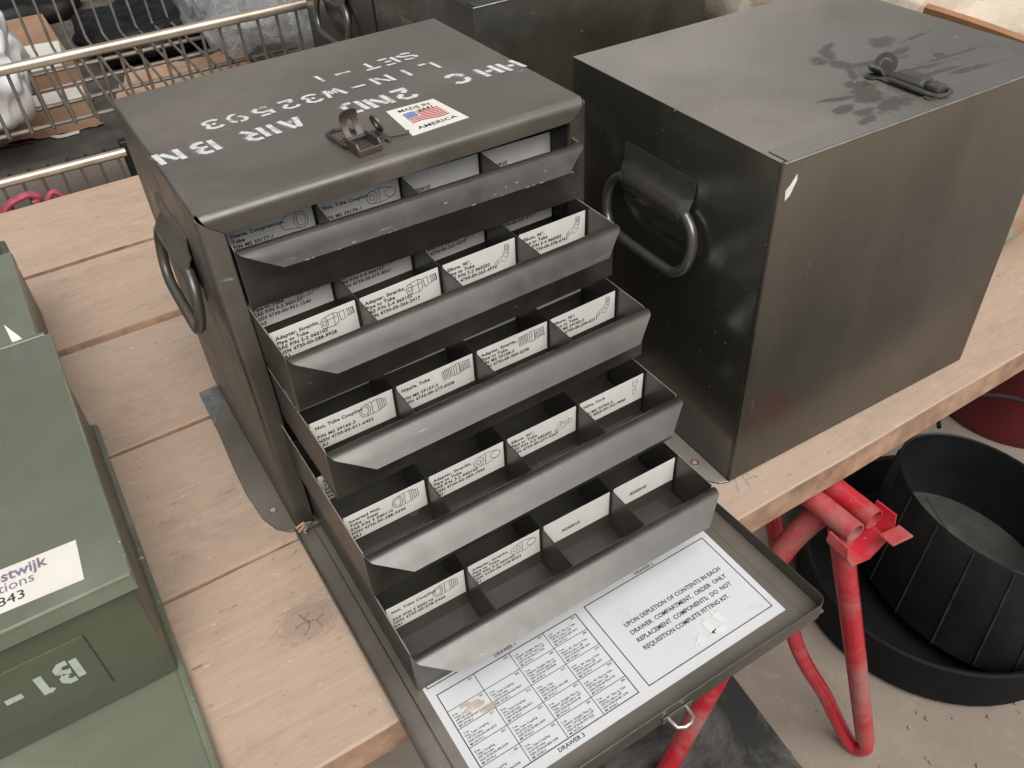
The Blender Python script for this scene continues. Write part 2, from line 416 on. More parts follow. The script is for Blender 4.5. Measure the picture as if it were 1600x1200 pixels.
# ------------------------------------------------------------------ work table and trestle
W, D, H = .46, .3736, .4613
tbl = empty('work_table', (.5, .45, -.05))
tag(tbl, 'work table of wide pale pine planks with open gaps, carrying the steel boxes', 'table')
ys = [(-.307, -.0135), (-.0080, .2865), (.2955, .588), (.602, .880), (.900, 1.205)]
for k, (a, c) in enumerate(ys):
    b = B(); nx = 26; x0, x1 = -1.0, 1.75; rng = random.Random(k)
    dz = [-.0005, 0, -.001, .0015, -.001][k]
    prof = []
    for j in range(nx + 1):
        x = x0 + (x1 - x0) * j / nx
        e1, e2 = rng.uniform(-.0012, .0012), rng.uniform(-.0012, .0012); cz = rng.uniform(.002, .0045)
        y0, y1 = a + e1, c + e2
        prof.append([(x - x0, y - a, z) for y, z in ((y0, -.05), (y0, -cz), (y0 + cz * .6, dz), (y1 - .002, dz), (y1, -.003), (y1, -.05))])
    V = b.loft(prof, WOODK if k == 0 else WOODM, True, True, False)
    # sawn front edge shows rawer wood
    ri = b.mi(RAW)
    b.bm.faces.ensure_lookup_table()
    for f in b.bm.faces:
        f.normal_update()
        if abs(f.normal.y) > .9: f.material_index = ri
    o = b.obj('plank', tbl, (x0 - .5, a - .45, .05))
    if k == 0:
        b = B(); f = lambda u, v: (u - x0, v - a, .0004)
        for pl_, wd in (([(-.047, -.122), (-.044, -.131), (-.040, -.138), (-.043, -.147)], .0016), ([(-.040, -.138), (-.030, -.141), (-.021, -.137)], .0014), ([(-.040, -.138), (-.050, -.136), (-.058, -.139)], .0012), ([(-.0435, -.147), (-.051, -.153)], .0011), ([(-.032, -.141), (-.029, -.150), (-.031, -.155)], .0012), ([(-.044, -.131), (-.034, -.127)], .001)):
            b.strip(pl_, wd * .75, CRK, f)
        q = b.obj('knot_crack', o); q['kind'] = 'stuff'
        b = B(); rg = random.Random(3)
        for u0, v0, u1, v1 in ((.515, -.272, .528, -.250), (.532, -.276, .541, -.247), (.541, -.247, .553, -.268), (.537, -.262, .549, -.262)):
            b.strip([(u0 + (u1 - u0) * k / 5 + rg.uniform(-.001, .001), v0 + (v1 - v0) * k / 5) for k in range(6)], .0032, BLUM, f)
        q = b.obj('crayon_mark', o); q['kind'] = 'stuff'
# trestle
tr = empty('trestle', (.66, -.2, -.75)); tag(tr, 'dusty red tubular steel trestle under the front edge of the table', 'trestle')
TL = Vector((-.66, .2, .75))
def tp(*pts): return [Vector(p) + TL for p in pts]
def smooth_path(pts, n=6):
    pts = [Vector(p) for p in pts]; out = []
    for i in range(len(pts) - 1):
        p0 = pts[max(i - 1, 0)]; p1, p2 = pts[i], pts[i + 1]; p3 = pts[min(i + 2, len(pts) - 1)]
        for k in range(n):
            t = k / n
            out.append(.5 * ((2 * p1) + (p2 - p0) * t + (2 * p0 - 5 * p1 + 4 * p2 - p3) * t * t + (3 * p1 - p0 - 3 * p2 + p3) * t ** 3))
    return out + [pts[-1]]
def openpipe(b, p, q, r, m, n=16):
    p, q = Vector(p), Vector(q); d = (q - p).normalized(); x = d.orthogonal().normalized(); y = d.cross(x)
    ring = lambda c, rr: [c + (x * math.cos(2 * math.pi * k / n) + y * math.sin(2 * math.pi * k / n)) * rr for k in range(n)]
    b.loft([ring(q, r * .82), ring(q, r), ring(p, r), ring(p, r * .82), ring(q, r * .82)], m, True, False)
for (x, y0) in ((.643, -.374), (.683, -.372)):
    b = B(); openpipe(b, tp((x, .62, -.072))[0], tp((x, y0, -.072))[0], .0165, RED); b.obj('top_tube', tr)
b = B(); b.tube(tp((.645, -.348, -.085), (.700, -.388, -.33), (.776, -.445, -.68)), .0165, RED, 16); b.obj('leg', tr)
b = B(); b.tube(smooth_path(tp((.772, -.443, -.67), (.782, -.45, -.715), (.775, -.425, -.732), (.745, -.365, -.62), (.675, -.305, -.42), (.65, -.2, -.08))), .0132, RED, 14); b.obj('foot_loop', tr)
b = B(); b.tube(smooth_path(tp((.668, -.315, -.082), (.612, -.286, -.2), (.535, -.284, -.46), (.44, -.281, -.728))), .0180, RED, 16); b.obj('leg', tr)
b = B(); b.tube(tp((.655, .55, -.085), (.70, .60, -.33), (.772, .66, -.728)), .021, RED, 12); b.obj('leg', tr)
b = B(); b.tube(tp((.648, .55, -.085), (.545, .56, -.45), (.44, .57, -.728)), .021, RED, 12); b.obj('leg', tr)
# folded clamp plate at the tube ends
b = B()
b.sheet([[Vector((x, y, z)) + TL for x, y, z in r] for r in (
    [(.621, -.352, -.074), (.618, -.352, -.088), (.628, -.352, -.105), (.66, -.352, -.112), (.698, -.352, -.100), (.706, -.352, -.084), (.709, -.352, -.068)],
    [(.621, -.384, -.078), (.618, -.390, -.092), (.628, -.394, -.108), (.66, -.396, -.114), (.698, -.392, -.102), (.708, -.388, -.086), (.711, -.384, -.070)])], RED, .003)
b.obj('clamp_plate', tr)
b = B(); b.box((-.0, -.012, -.002), (.046, .012, .002), RED, .001, 1, Matrix.Translation(Vector((.672, -.402, -.078)) + TL) @ Matrix.Rotation(.25, 4, 'Y')); b.obj('clamp_tongue', tr)

# ------------------------------------------------------------------ shared box fittings
def ring_plate(b, m, c, ro, ri, th, mat=None, n=24):
    """flat washer lying in the local xy plane round c"""
    V = []
    f = lambda r, z: [Vector((c[0] + r * math.cos(2 * math.pi * k / n), c[1] + r * math.sin(2 * math.pi * k / n), c[2] + z)) for k in range(n)]
    rings = [f(ri, -th / 2), f(ro, -th / 2), f(ro, th / 2), f(ri, th / 2), f(ri, -th / 2)]
    if mat: rings = [[mat @ p for p in r] for r in rings]
    b.loft(rings, m, True, False, False)
def handle(parent, side, cy=.184, m=HND, bracket=None, x0=0., swing=.012):
    """folded bracket and hanging drop ring; side -1 on the left wall"""
    bm_ = bracket or m; b = B(); y0, y1 = cy - .066, cy + .066
    def prof(k):  # distance from wall, z
        return k
    pr = [(.0015, .392), (.0025, .386), (.0035, .376), (.006, .369), (.011, .364), (.0165, .357), (.018, .349), (.0155, .341), (.010, .336), (.0045, .333), (.0018, .328), (.0015, .316), (.0015, .306)]
    rows = []
    for j, (y, e) in enumerate(((y0, .004), (y0 + .008, 0), (y0 + .02, 0), (cy, 0), (y1 - .02, 0), (y1 - .008, 0), (y1, .004))):
        rr = []
        for k, (d, z) in enumerate(pr):
            if j in (0, 6): d = d * (.45 if 2 < k < 9 else 1.) + .001
            if j in (1, 5): d = d * (.9 if 2 < k < 9 else 1.)
            if z < .325 and j in (0, 6): z = z + .012
            rr.append((x0 + side * d, y, z))
        rows.append(rr)
    b.sheet(rows, bm_, .002); b.obj('handle_bracket', parent)
    b = B(); yy, zt = .062, .350
    pts = [(cy - .05, zt), (cy + .05, zt), (cy + .064, zt - .002), (cy + .078, zt - .014), (cy + .084, zt - .034), (cy + .080, zt - .056), (cy + .068, zt - .070), (cy + .046, zt - .0755),
           (cy - .046, zt - .0755), (cy - .068, zt - .070), (cy - .080, zt - .056), (cy - .084, zt - .034), (cy - .078, zt - .014), (cy - .064, zt - .002)]
    P = [(x0 + side * (.0095 + swing * (zt - z) / .076), y, z) for y, z in pts]
    P = [Vector(p) for p in P]; n_ = len(P); Q = []
    for i in range(n_):
        p0, p1, p2, p3 = P[i - 1], P[i], P[(i + 1) % n_], P[(i + 2) % n_]
        for k in range(4):
            t_ = k / 4; Q.append(.5 * ((2 * p1) + (p2 - p0) * t_ + (2 * p0 - 5 * p1 + 4 * p2 - p3) * t_ * t_ + (3 * p1 - p0 - 3 * p2 + p3) * t_ ** 3))
    b.tube(Q, .0066, m, 14, True, True); b.obj('drop_ring', parent)
def foot(parent, side, x0, m, galv=None):
    b = B(); out = [(0, -.001), (.012, .004), (.024, .018), (.033, .045), (.037, .10), (.036, .16), (.032, .24), (.030, .348), (.0, .352)]
    poly = [(x0 + side * u, v) for u, v in out]
    b.prism(poly, .0005, .0034, m, bev=.0006)
    if galv: b.prism([(x0 + side * u, v) for u, v in ((.004, .352), (.0305, .349), (.0322, .262), (.02, .285), (.006, .30))], .0034, .0042, galv)
    o = b.obj('foot_flange', parent)
    for v in (.05, .33):
        h = B(); ring_plate(h, BARE, (x0 + side * .016, v, .0042), .0055, .0038, .001); h.prism([(x0 + side * .016 + .0038 * math.cos(a), v + .0038 * math.sin(a)) for a in [2 * math.pi * k / 12 for k in range(12)]], .0036, .0039, HOLE if v < .1 else INK)
        h.obj('bolt_hole', o)

# ------------------------------------------------------------------ drawer cabinet
cab = empty('drawer_cabinet', (0, 0, 0))
tag(cab, 'worn olive steel cabinet with five drawers pulled out in steps and its door folded down', 'drawer cabinet')
def arc(cx, cy, r, a0, a1, n=5): return [(cx + r * math.cos(R_(a0 + (a1 - a0) * k / n)), cy + r * math.sin(R_(a0 + (a1 - a0) * k / n))) for k in range(n + 1)]
b = B(); r = .004
U = [(0, .0005)] + [(0, H * k / 4) for k in (1, 2, 3)] + arc(r, H - r, r, 180, 90) + [(W * k / 6, H) for k in range(1, 6)] + arc(W - r, H - r, r, 90, 0) + [(W, .0005)]
ysl = [.0098 + (D - .0098) * k / 8 for k in range(9)]
rows = []
for y in ysl:
    rr = []
    for x, z in U:
        dent = .0045 * math.exp(-(((x - .03) / .05) ** 2 + ((y - D + .006) / .022) ** 2)) if z > .4 else 0
        rr.append((x, y, z - dent))
    rows.append(rr)
b.sheet(rows, OLV, .0016)
b.box((.002, D - .003, .002), (W - .002, D - .001, H - .003), OLV)
b.box((.002, .004, .0022), (W - .002, D - .003, .0042), OLV)
b.obj('shell', cab)
# rolled front frame
b = B(); ra = .010
tp_ = [(y, z) for y, z in arc(ra, H - ra, ra, 90, 180, 6)] + [(0, .4385), (.006, .4375)]
ins = [.004, .004, .0045, .005, .006, .007, .008, .0235, .0235]
b.sheet([[(i + (W - 2 * i) * k / 10, y, z) for k in range(11)] for (y, z), i in zip(tp_, ins)], OLV, .0014)
b.obj('top_rail', cab)
for sd_ in (0, 1):
    b = B(); pr = [(0, .012), (0, .007)] + arc(.007, .007, .007, 180, 270, 4)[1:] + [(.0232, .0012), (.0232, .012)]
    pr = [(x, max(y, .0012)) for x, y in pr]
    top = [H - .004, H - .004, H - .005, H - .006, H - .008, H - .010, .4375, .4375]
    X = (lambda x: x) if not sd_ else (lambda x: W - x)
    b.sheet([[(X(x), y, .001 + (t - .001) * k / 6) for k in range(7)] for (x, y), t in zip(pr, top)], OLV, .0014)
    b.obj('stile', cab)
    b = B(); b.box((X(.024) - .002, .01, .006), (X(.024) + .002, D - .01, .43), RUB)
    b.obj('inner_wall', cab)
foot(cab, -1, 0, OLV, ZNC); foot(cab, 1, W, OLV)
handle(cab, -1, .167, OLV, None, 0.); handle(cab, 1, .187, OLV, None, W, .004)
# stencilled unit marking, upside down to the viewer
ST = {'H': [[(0, 0), (0, 5)], [(3, 0), (3, 5)], [(.9, 2.5), (2.1, 2.5)]],
      'C': [[(2.8, 4.1), (2.1, 4.9), (1, 4.9), (.1, 4), (.1, 2.9)], [(.1, 2.1), (.1, 1), (1, .1), (2.1, .1), (2.8, .9)]],
      '2': [[(.1, 4), (.8, 4.9), (2.2, 4.9), (2.95, 4), (2.8, 3.2), (1.9, 2.3)], [(1.4, 1.9), (.3, .7)], [(0, 0), (3, 0)]],
      'N': [[(0, 0), (0, 5)], [(.7, 4.4), (2.3, .6)], [(3, 0), (3, 5)]],
      'D': [[(0, 0), (0, 5)], [(1, 4.9), (2, 4.9), (2.9, 3.9), (2.9, 1.1), (2, .1), (1, .1)]],
      'A': [[(0, 0), (1.15, 4.8)], [(1.85, 4.8), (3, 0)], [(1.2, 1.6), (1.8, 1.6)]],
      'I': [[(1.5, 0), (1.5, 5)]],
      'R': [[(0, 0), (0, 5)], [(1, 4.9), (2.1, 4.9), (2.9, 4.1), (2.9, 3.3), (2.1, 2.6), (1, 2.6)], [(1.7, 2), (3, 0)]],
      'B': [[(0, 0), (0, 5)], [(1, 4.9), (2.1, 4.9), (2.8, 4.2), (2.8, 3.5), (2.1, 2.9)], [(1.1, 2.5), (2.2, 2.3), (2.95, 1.6), (2.95, .8), (2.2, .1), (1, .1)]],
      'L': [[(0, 5), (0, 0)], [(1, .1), (2.8, .1)]],
      'W': [[(0, 5), (.7, 0)], [(1, .8), (1.4, 3.2)], [(1.75, 3.2), (2.1, .8)], [(2.4, 0), (3.1, 5)]],
      '3': [[(.1, 4.2), (.8, 4.9), (2.1, 4.9), (2.9, 4.2), (2.8, 3.3), (2.2, 2.8)], [(1, 2.5), (1.7, 2.5)], [(2.2, 2.3), (2.95, 1.6), (2.9, .8), (2.1, .1), (.8, .1), (.1, .8)]],
      '5': [[(2.8, 4.9), (1, 4.9)], [(.3, 4.9), (.2, 2.9), (1.9, 3), (2.9, 2.2), (2.9, 1), (2.1, .1)], [(1.4, 0), (.1, .4)]],
      '9': [[(1.2, 2.1), (.7, 2.1), (.1, 2.9), (.1, 4), (.8, 4.9), (1.6, 4.9)], [(2.2, 4.7), (2.9, 4), (2.9, 1.4), (2, .1), (1, .1)]],
      'S': [[(2.8, 4.2), (2.1, 4.9), (1, 4.9)], [(.4, 4.6), (.1, 3.9), (.5, 2.9), (2.5, 2.1), (2.9, 1.2), (2.6, .5)], [(2, .1), (.9, .1), (.2, .8)]],
      'E': [[(0, 0), (0, 5)], [(.9, 4.9), (2.8, 4.9)], [(.9, 2.5), (2.2, 2.5)], [(.9, .1), (2.8, .1)]],
      'T': [[(1.5, 0), (1.5, 4)], [(0, 4.9), (3, 4.9)]],
      '1': [[(1.5, 0), (1.5, 5)]], '-': [[(0, 2.5), (3, 2.5)]]}
def sten(ch, cx, cy, h, wd=None, sw=.8):
    b = B()
    k = h / 5.; kx = (wd or h * .6) / 3.
    for plx in ST[ch]:
        b.strip([((u - 1.5) * kx, (v - 2.5) * k) for u, v in plx], sw * k, STEN, lambda u, v: (cx - u + .12 * v, cy - v, H + .0006))
    for plx in ST[ch]:
        b.strip([((u - 1.5) * kx + .0006, (v - 2.5) * k - .0005) for u, v in plx], sw * k * 1.75, HAZE, lambda u, v: (cx - u + .12 * v, cy - v, H + .0003))
    b.obj('stencil_letter', cab)
for ch, x, y in (('H', .445, .143), ('H', .414, .145), ('C', .371, .148), ('2', .297, .147), ('N', .263, .146), ('D', .232, .149),
                 ('A', .157, .152), ('I', .134, .151), ('R', .112, .151), ('B', .056, .153), ('N', .017, .154)):
    sten(ch, x, y, .031, .020 if ch != 'N' else .022, 1.05)
for ch, x, y in (('L', .362, .207), ('I', .330, .207), ('N', .296, .206), ('-', .263, .205), ('W', .231, .206), ('3', .203, .206), ('2', .174, .207),
                 ('5', .142, .207), ('9', .110, .208), ('3', .082, .209)):
    sten(ch, x, y, .025, .018 if ch not in 'NW' else .021, .95)
for ch, x, y in (('S', .357, .259), ('E', .329, .258), ('T', .302, .259), ('-', .265, .259), ('1', .234, .260)):
    sten(ch, x, y, .024, .020, .95)
# flag sticker
b = B(); q = [(.2517, .0353), (.3247, .0389), (.3176, .1117), (.2567, .1138)]
b.prism(q, H + .0003, H + .0006, STK)
zz = H + .0009
def bil(u, v):
    p = [Vector(c) for c in q]; r = p[0] * (1 - u) * (1 - v) + p[1] * u * (1 - v) + p[2] * u * v + p[3] * (1 - u) * v
    return (r.x, r.y, zz)
wv = lambda u, v: bil(u, v + .035 * math.sin((u - .15) * 8.2))
def band(u0, u1, v0, v1, m, n=8, z=0):
    i = b.mi(m); A_ = [b.bm.verts.new(wv(u0 + (u1 - u0) * k / n, v0)) for k in range(n + 1)]; C_ = [b.bm.verts.new(wv(u0 + (u1 - u0) * k / n, v1)) for k in range(n + 1)]
    for k in range(n): b._f([A_[k], A_[k + 1], C_[k + 1], C_[k]], i)
for k in range(7):
    v1 = .72 - k * .058
    band(.44 if k < 4 else .19, .86, v1 - .03, v1, SRD)
for k in range(7): band(.19 + k * .034, .19 + k * .034 + .022, .51, .72, BLU, 2)
tw = lambda u0, v0, sz: (lambda u, v: bil(u0 + u / .068, v0 + v / .076))
b.text('MADE IN', .0105, PEN, tw(.5, .82, 1), .01, 'CENTER', 1.05); b.text('AMERICA', .0105, PEN, tw(.53, .12, 1), .01, 'CENTER', 1.1)
zz = H + .0011; b.text('2641', .0105, PEN, tw(.48, .68, 1), .012, 'LEFT', 1.05, .25)
b.obj('flag_sticker', cab)
# latch hardware on the top
def latch_open(par, ox, oy, m):
    z = H
    b = B(); T_ = Matrix.Translation((ox, oy, z)) @ Matrix.Rotation(R_(4), 4, 'Z')
    b.box((-.014, -.020, .0004), (.014, .020, .0022), m, .0005, 1, T_)
    prof = [(-.020, .0022), (.020, .0022), (.020, .006), (.012, .012), (-.016, .0135), (-.020, .009)]
    for sx in (-1, 1):
        mt = T_ @ Matrix(((0, 0, 1, sx * .0128), (1, 0, 0, 0), (0, 1, 0, 0), (0, 0, 0, 1)))
        b.prism(prof, -.001, .001, m, mt)
    b.box((-.014, -.0205, .0022), (.014, -.0185, .0075), m, .0005, 1, T_)
    b.obj('latch_cup', par)
    b = B(); b.tube([T_ @ Vector(p) for p in ((-.0155, .012, .008), (.0155, .012, .008))], .0024, m, 8); b.obj('latch_pin', par)
    b = B(); rows = []
    for k in range(9):
        t = k / 8; y = .011 + .014 * math.sin(t * 2.3) * (1 - .25 * t); zz_ = .007 + .031 * t; hw = .0105 if t < .8 else .0105 * math.sqrt(max(.05, 1 - ((t - .8) / .22) ** 2))
        sl = .0035 if .12 < t < .62 else 0.
        rows.append((y, zz_, hw, sl))
    for sx in (-1, 1):
        b.sheet([[T_ @ Vector((sx * sl, y, z1)), T_ @ Vector((sx * (sl + hw) / 2, y, z1)), T_ @ Vector((sx * hw, y, z1))] for (y, z1, hw, sl) in rows], m, .0014)
    b.obj('latch_lever', par)
    b = B(); b.tube([T_ @ Vector(p) for p in ((.0150, .004, .006), (.0165, .02, .005), (.006, .052, .003), (-.004, .056, .003), (-.016, .05, .004), (-.0165, .018, .005), (-.0150, .004, .006))], .0021, m, 8)
    b.obj('latch_wire', par)
def eye_plate(par, c, rz, m, ears=True):
    b = B(); T_ = Matrix.Translation(c) @ Matrix.Rotation(rz, 4, 'Z')
    b.box((-.007, -.012, .0004), (.007, .018, .002), m, .0004, 1, T_)
    if ears: b.box((-.002, -.02, .002), (.002, -.012, .0035), m, .0005, 1, T_); b.tube([T_ @ Vector(p) for p in ((.006, -.010, .003), (.018, -.016, .004), (.026, -.018, .0045))], .0018, m, 8)
    ring_plate(b, m, (0, 0, 0), .0105, .0048, .002, T_ @ Matrix.Translation((0, .004, .0125)) @ Matrix.Rotation(R_(90), 4, 'Y') @ Matrix.Rotation(R_(90), 4, 'Z') if False else T_ @ Matrix.Translation((0, .004, .0145)) @ Matrix.Rotation(R_(72), 4, 'Y'))
    b.box((-.001, .000, .0018), (.001, .008, .0062), m, 0, 1, T_)
    b.obj('latch_eye', par)
latch_open(cab, .1945, .043, LAT)
eye_plate(cab, (.222, .055, H), R_(8), LAT)

# drawers --------------------------------------------------------------
def fitting(kind, b, mp, s):
    """line drawing of a pipe fitting, about 1 x .5 units"""
    wd = .0145
    def st(pl, closed=False): b.strip([(x * s, y * s) for x, y in pl], wd * s * 1.1, INK, mp, closed)
    def ell(cx, cy, rx, ry, n=14): st([(cx + rx * math.cos(2 * math.pi * k / n), cy + ry * math.sin(2 * math.pi * k / n)) for k in range(n)], True)
    if kind == 'straight':
        ell(.12, .25, .10, .17); ell(.12, .25, .05, .08)
        st([(.12, .42), (.40, .47), (.52, .43), (.52, .13), (.40, .06), (.12, .08)]); st([(.17, .30), (.50, .33)]); st([(.40, .47), (.40, .06)])
        st([(.56, .42), (.60, .14), (.72, .18), (.70, .44), (.56, .42)]); st([(.76, .42), (.97, .44), (.99, .24), (.77, .2)])
        for k in range(4): st([(.80 + k * .05, .43), (.82 + k * .05, .215)])
    elif kind == 'nipple':
        for x in (.04, .62):
            for k in range(7): st([(x + k * .05, .40 + .01 * k), (x + .03 + k * .05, .13 + .005 * k)])
        st([(.04, .42), (.38, .46)]); st([(.06, .10), (.42, .13)]); st([(.42, .47), (.60, .49), (.62, .1), (.44, .1), (.42, .47)], False); st([(.50, .48), (.52, .1)])
        st([(.62, .46), (.96, .46)]); st([(.64, .14), (.98, .18)])
    elif kind == 'nut':
        ell(.2, .25, .16, .21); ell(.2, .25, .10, .14); st([(.22, .46), (.62, .48), (.78, .42)]); st([(.22, .04), (.60, .06), (.8, .14)]); st([(.42, .47), (.42, .05)])
        for k in range(5): st([(.58 + k * .06, .47 - .01 * k), (.60 + k * .06, .07 + .012 * k)])
    elif kind == 'sleeve':
        ell(.70, .26, .20, .25); ell(.70, .26, .13, .18); st([(.62, .51), (.28, .47), (.1, .3), (.2, .1), (.62, .02)])
    elif kind == 'coupling':
        ell(.22, .25, .16, .19); ell(.22, .25, .07, .09); st([(.24, .44), (.5, .48), (.84, .4)]); st([(.24, .06), (.5, .04), (.9, .14)]); st([(.45, .46), (.45, .05)]); ell(.78, .26, .16, .14)
    elif kind == 'elbow':
        st([(.40, .20), (.55, .62), (.72, .66), (.82, .56), (.70, .20)]); st([(.62, .66), (.62, .95), (.84, .92), (.82, .58)])
        for k in range(4): st([(.63, .70 + k * .06), (.83, .68 + k * .06)])
        st([(.40, .20), (.14, .02), (.06, .2), (.42, .44)]); st([(.20, .05), (.14, .24)]); st([(.28, .11), (.23, .31)]); ell(.66, .42, .12, .12); st([(.7, .2), (.55, .1), (.40, .2)])
    elif kind == 'block':
        st([(.05, .1), (.35, .5), (.75, .55), (.6, .12), (.05, .1)]); ell(.45, .36, .14, .12); ell(.84, .40, .10, .12); st([(.75, .55), (.86, .52)]); st([(.66, .24), (.84, .28)]); st([(.05, .1), (.0, .28), (.3, .66), (.35, .5)])
    elif kind == 'valve':
        st([(.62, .0), (.56, .3), (.60, .55), (.72, .55), (.78, .3), (.74, 0), (.62, 0)]); st([(.52, .62), (.84, .62), (.80, .92), (.56, .92), (.52, .62)]); st([(.56, .3), (.78, .3)]); st([(.5, .78), (.88, .78)])
CARDS = {
 1: [[('sleeve', 'Sleeve, Compression,', 'Tube', 'P/N MS 39177-1', 'NSN 4730-00-278-8761'), ('coupling', 'Nut, Tube Coupling', '', 'P/N MS 39179-1', 'NSN 4730-00-647-0661'), ('R',), ('R',)],
     [('straight', 'Adapter, Straight,', 'Pipe to Tube', 'P/N MS 39178-1', '1A2')] * 4],
 2: [[('straight', 'Adapter, Straight,', 'Pipe to Tube', 'SAE P/N 2-2 060102', 'NSN 4730-00-288-9928', '2A1'), ('straight', 'Adapter, Straight,', 'Pipe to Tube', 'SAE P/N 5-4 060102', 'NSN 4730-00-266-2417'),
      ('elbow', 'Elbow, 90°,', 'Pipe to Tube', 'SAE P/N 2-2 060202', 'NSN 4730-00-263-4976'), ('elbow', 'Elbow, 90°,', 'Pipe to Tube', 'SAE P/N 5-4 060202', 'NSN 4730-00-278-4741')],
     [('straight', 'Adapter, Straight,', 'Pipe to Tube', 'SAE P/N 3-2 060102', 'NSN 4730-00-951-1540', '2A2'), ('straight', 'Adapter, Straight,', 'Pipe to Tube', 'SAE P/N 3-4 060102', 'NSN 4730-00-273-8561'),
      ('elbow', 'Elbow, 90°,', 'Pipe to Tube', 'SAE P/N 3-2 060202', 'NSN 4730-00-263-4977'), ('elbow', 'Elbow, 90°,', 'Pipe to Tube', 'SAE P/N 3-4 060202', 'NSN 4730-00-287-8711')]],
 3: [[('nut', 'Nut, Tube Coupling', '', 'P/N MS 39166-3', 'NSN 4730-00-011-6452', '3A1'), ('nipple', 'Nipple, Tube', '', 'P/N MS 39157-3', 'NSN 4730-00-277-6938'),
      ('nipple', 'Adapter, Straight,', 'Pipe to Tube', 'P/N MS 39158-3', 'NSN 4730-00-900-3298'), ('elbow', 'Elbow, 90°,', 'Pipe to Tube', 'P/N MS 39182-3', 'NSN 4730-00-254-6211')],
     [('straight', 'Adapter, Straight,', 'Pipe to Tube', 'P/N MS 39160-3', 'NSN 4730-00-277-6940', '3A2')] * 4],
 4: [[('nut', 'Inverted Nut,', 'Tube - Steel', 'SAE P/N 3 040110', 'NSN 4730-00-288-9390', '4A1'), ('coupling', 'Adapter, Straight,', 'Pipe to Tube', 'SAE P/N 3-2 040102', 'NSN 4730-00-289-1930', '4B1'),
      ('block', 'Elbow, 90°,', 'Pipe to Tube', 'SAE P/N 3-2 040202', 'NSN 4730-00-277-9269'), ('valve', 'Valve, Cock', '', 'P/N MS 35782-4', 'NSN 4820-00-752-9040')],
     [('nut', 'Inverted Nut,', 'Tube - Steel', 'SAE P/N 5 040110', 'NSN 4730-00-288-9391', '4A2')] * 4],
 5: [[('nut', 'Nut, Tube Coupling', '', 'SAE P/N 2 060110', 'NSN 4730-00-278-5460', '5A1'), ('coupling', 'Adapter, Straight,', 'Pipe to Tube', 'SAE P/N 3-2 060102', 'NSN 4730-00-278-8253', '5B1'), ('R',), ('R',)],
     [('nut', 'Nut, Tube Coupling', '', 'SAE P/N 3 060110', 'NSN 4730-00-278-5461', '5A2')] * 4]}
DW, DD, DH = .412, .352, .074
def drawer(no, x, y, z, rot, pitch):
    b = B(); t = .0012
    hh = DH - .002
    b.sheet([[(0, .001, 0), (0, .001, hh)], [(0, DD, 0), (0, DD, hh)]], DRW, t, False, EDG)
    b.sheet([[(DW, .001, 0), (DW, .001, hh)], [(DW, DD, 0), (DW, DD, hh)]], DRW, t, False, EDG)
    b.box((.0015, .0018, 0), (DW - .0015, DD, .0016), DRW)
    b.box((.0015, DD - .0012, .0016), (DW - .0015, DD, hh), DRW)
    # front panel rolled over into the pull lip
    pr = [(0, .0, 0), (0, .02, 0), (0, .045, 0), (0, .065, 0), (-.0007, .0692, 0), (-.0025, .0724, 0), (-.0055, .0741, .0002), (-.0095, .0746, .0008), (-.0130, .0739, .0016), (-.0158, .0723, .0030), (-.0185, .0703, .0070), (-.030, .0645, .0235), (-.0395, .0596, .0370)]
    b.sheet([[(i + (DW - 2 * i) * k / 8, yy, zz_) for k in range(9)] for yy, zz_, i in pr], DRW, .0013, True, EDG)
    d = b.obj('drawer', cab, (x, y, z), rot)
    cw = DW / 4
    PY = [pitch + .070 * r for r in range(6) if pitch + .070 * r < DD - .02]
    for y_ in PY:
        p = B(); p.box((.0015, y_, .0018), (DW - .0015, y_ + .001, DH - .0085), DRW); p.obj('partition', d)
    for k in range(1, 4):
        p = B(); p.box((k * cw - .0006, .0015, .0018), (k * cw + .0006, DD - .002, DH - .0055), DRW); p.obj('divider', d)
    for r in range(1, 3):
        for k in range(4):
            ch = .0405; z1 = DH - .0065; lx = k * cw + .0030; lw = cw - .0060; yy = PY[r - 1] - .0012
            tl = random.Random(no * 31 + r * 7 + k)
            p = B(); a0 = tl.uniform(-.013, .013)
            f3 = lambda u, v, yo=0.: (lx + u - a0 * v, yy + yo, z1 - ch + v + a0 * (u - lw / 2))
            i = p.mi(CARD); P4 = [(0, 0), (lw, 0), (lw, ch), (0, ch)]
            V1 = [p.bm.verts.new(f3(u, v, 0)) for u, v in P4]; V2 = [p.bm.verts.new(f3(u, v, .0005)) for u, v in P4]
            p._f(V1, i); p._f(V2[::-1], i)
            for e in range(4): p._f([V1[e], V2[e], V2[(e + 1) % 4], V1[(e + 1) % 4]][::-1], i)
            fr = lambda u, v: f3(u, v, -.0004)
            c = CARDS[no][r - 1][k]
            if c[0] == 'R': p.text('RESERVE', .0070, INK, lambda u, v: fr(u + (.026 if no == 5 else .006), v + (.013 if no == 5 else .016)), .022, 'LEFT', 1., .1)
            else:
                for li, s_ in enumerate(c[1:]):
                    if s_: p.text(s_, .0061, INK, lambda u, v, li=li: fr(u + .005, v + ch - .0110 - li * .0066), .031)
                sz = .040 if c[0] not in ('elbow', 'valve', 'block') else .026
                fitting(c[0], p, lambda u, v: fr(u + lw - .0425 + (.012 if sz < .03 else 0), v + ch - (.0285 if sz < .03 else .0235)), sz)
            p.obj('label_card', d)
    return d
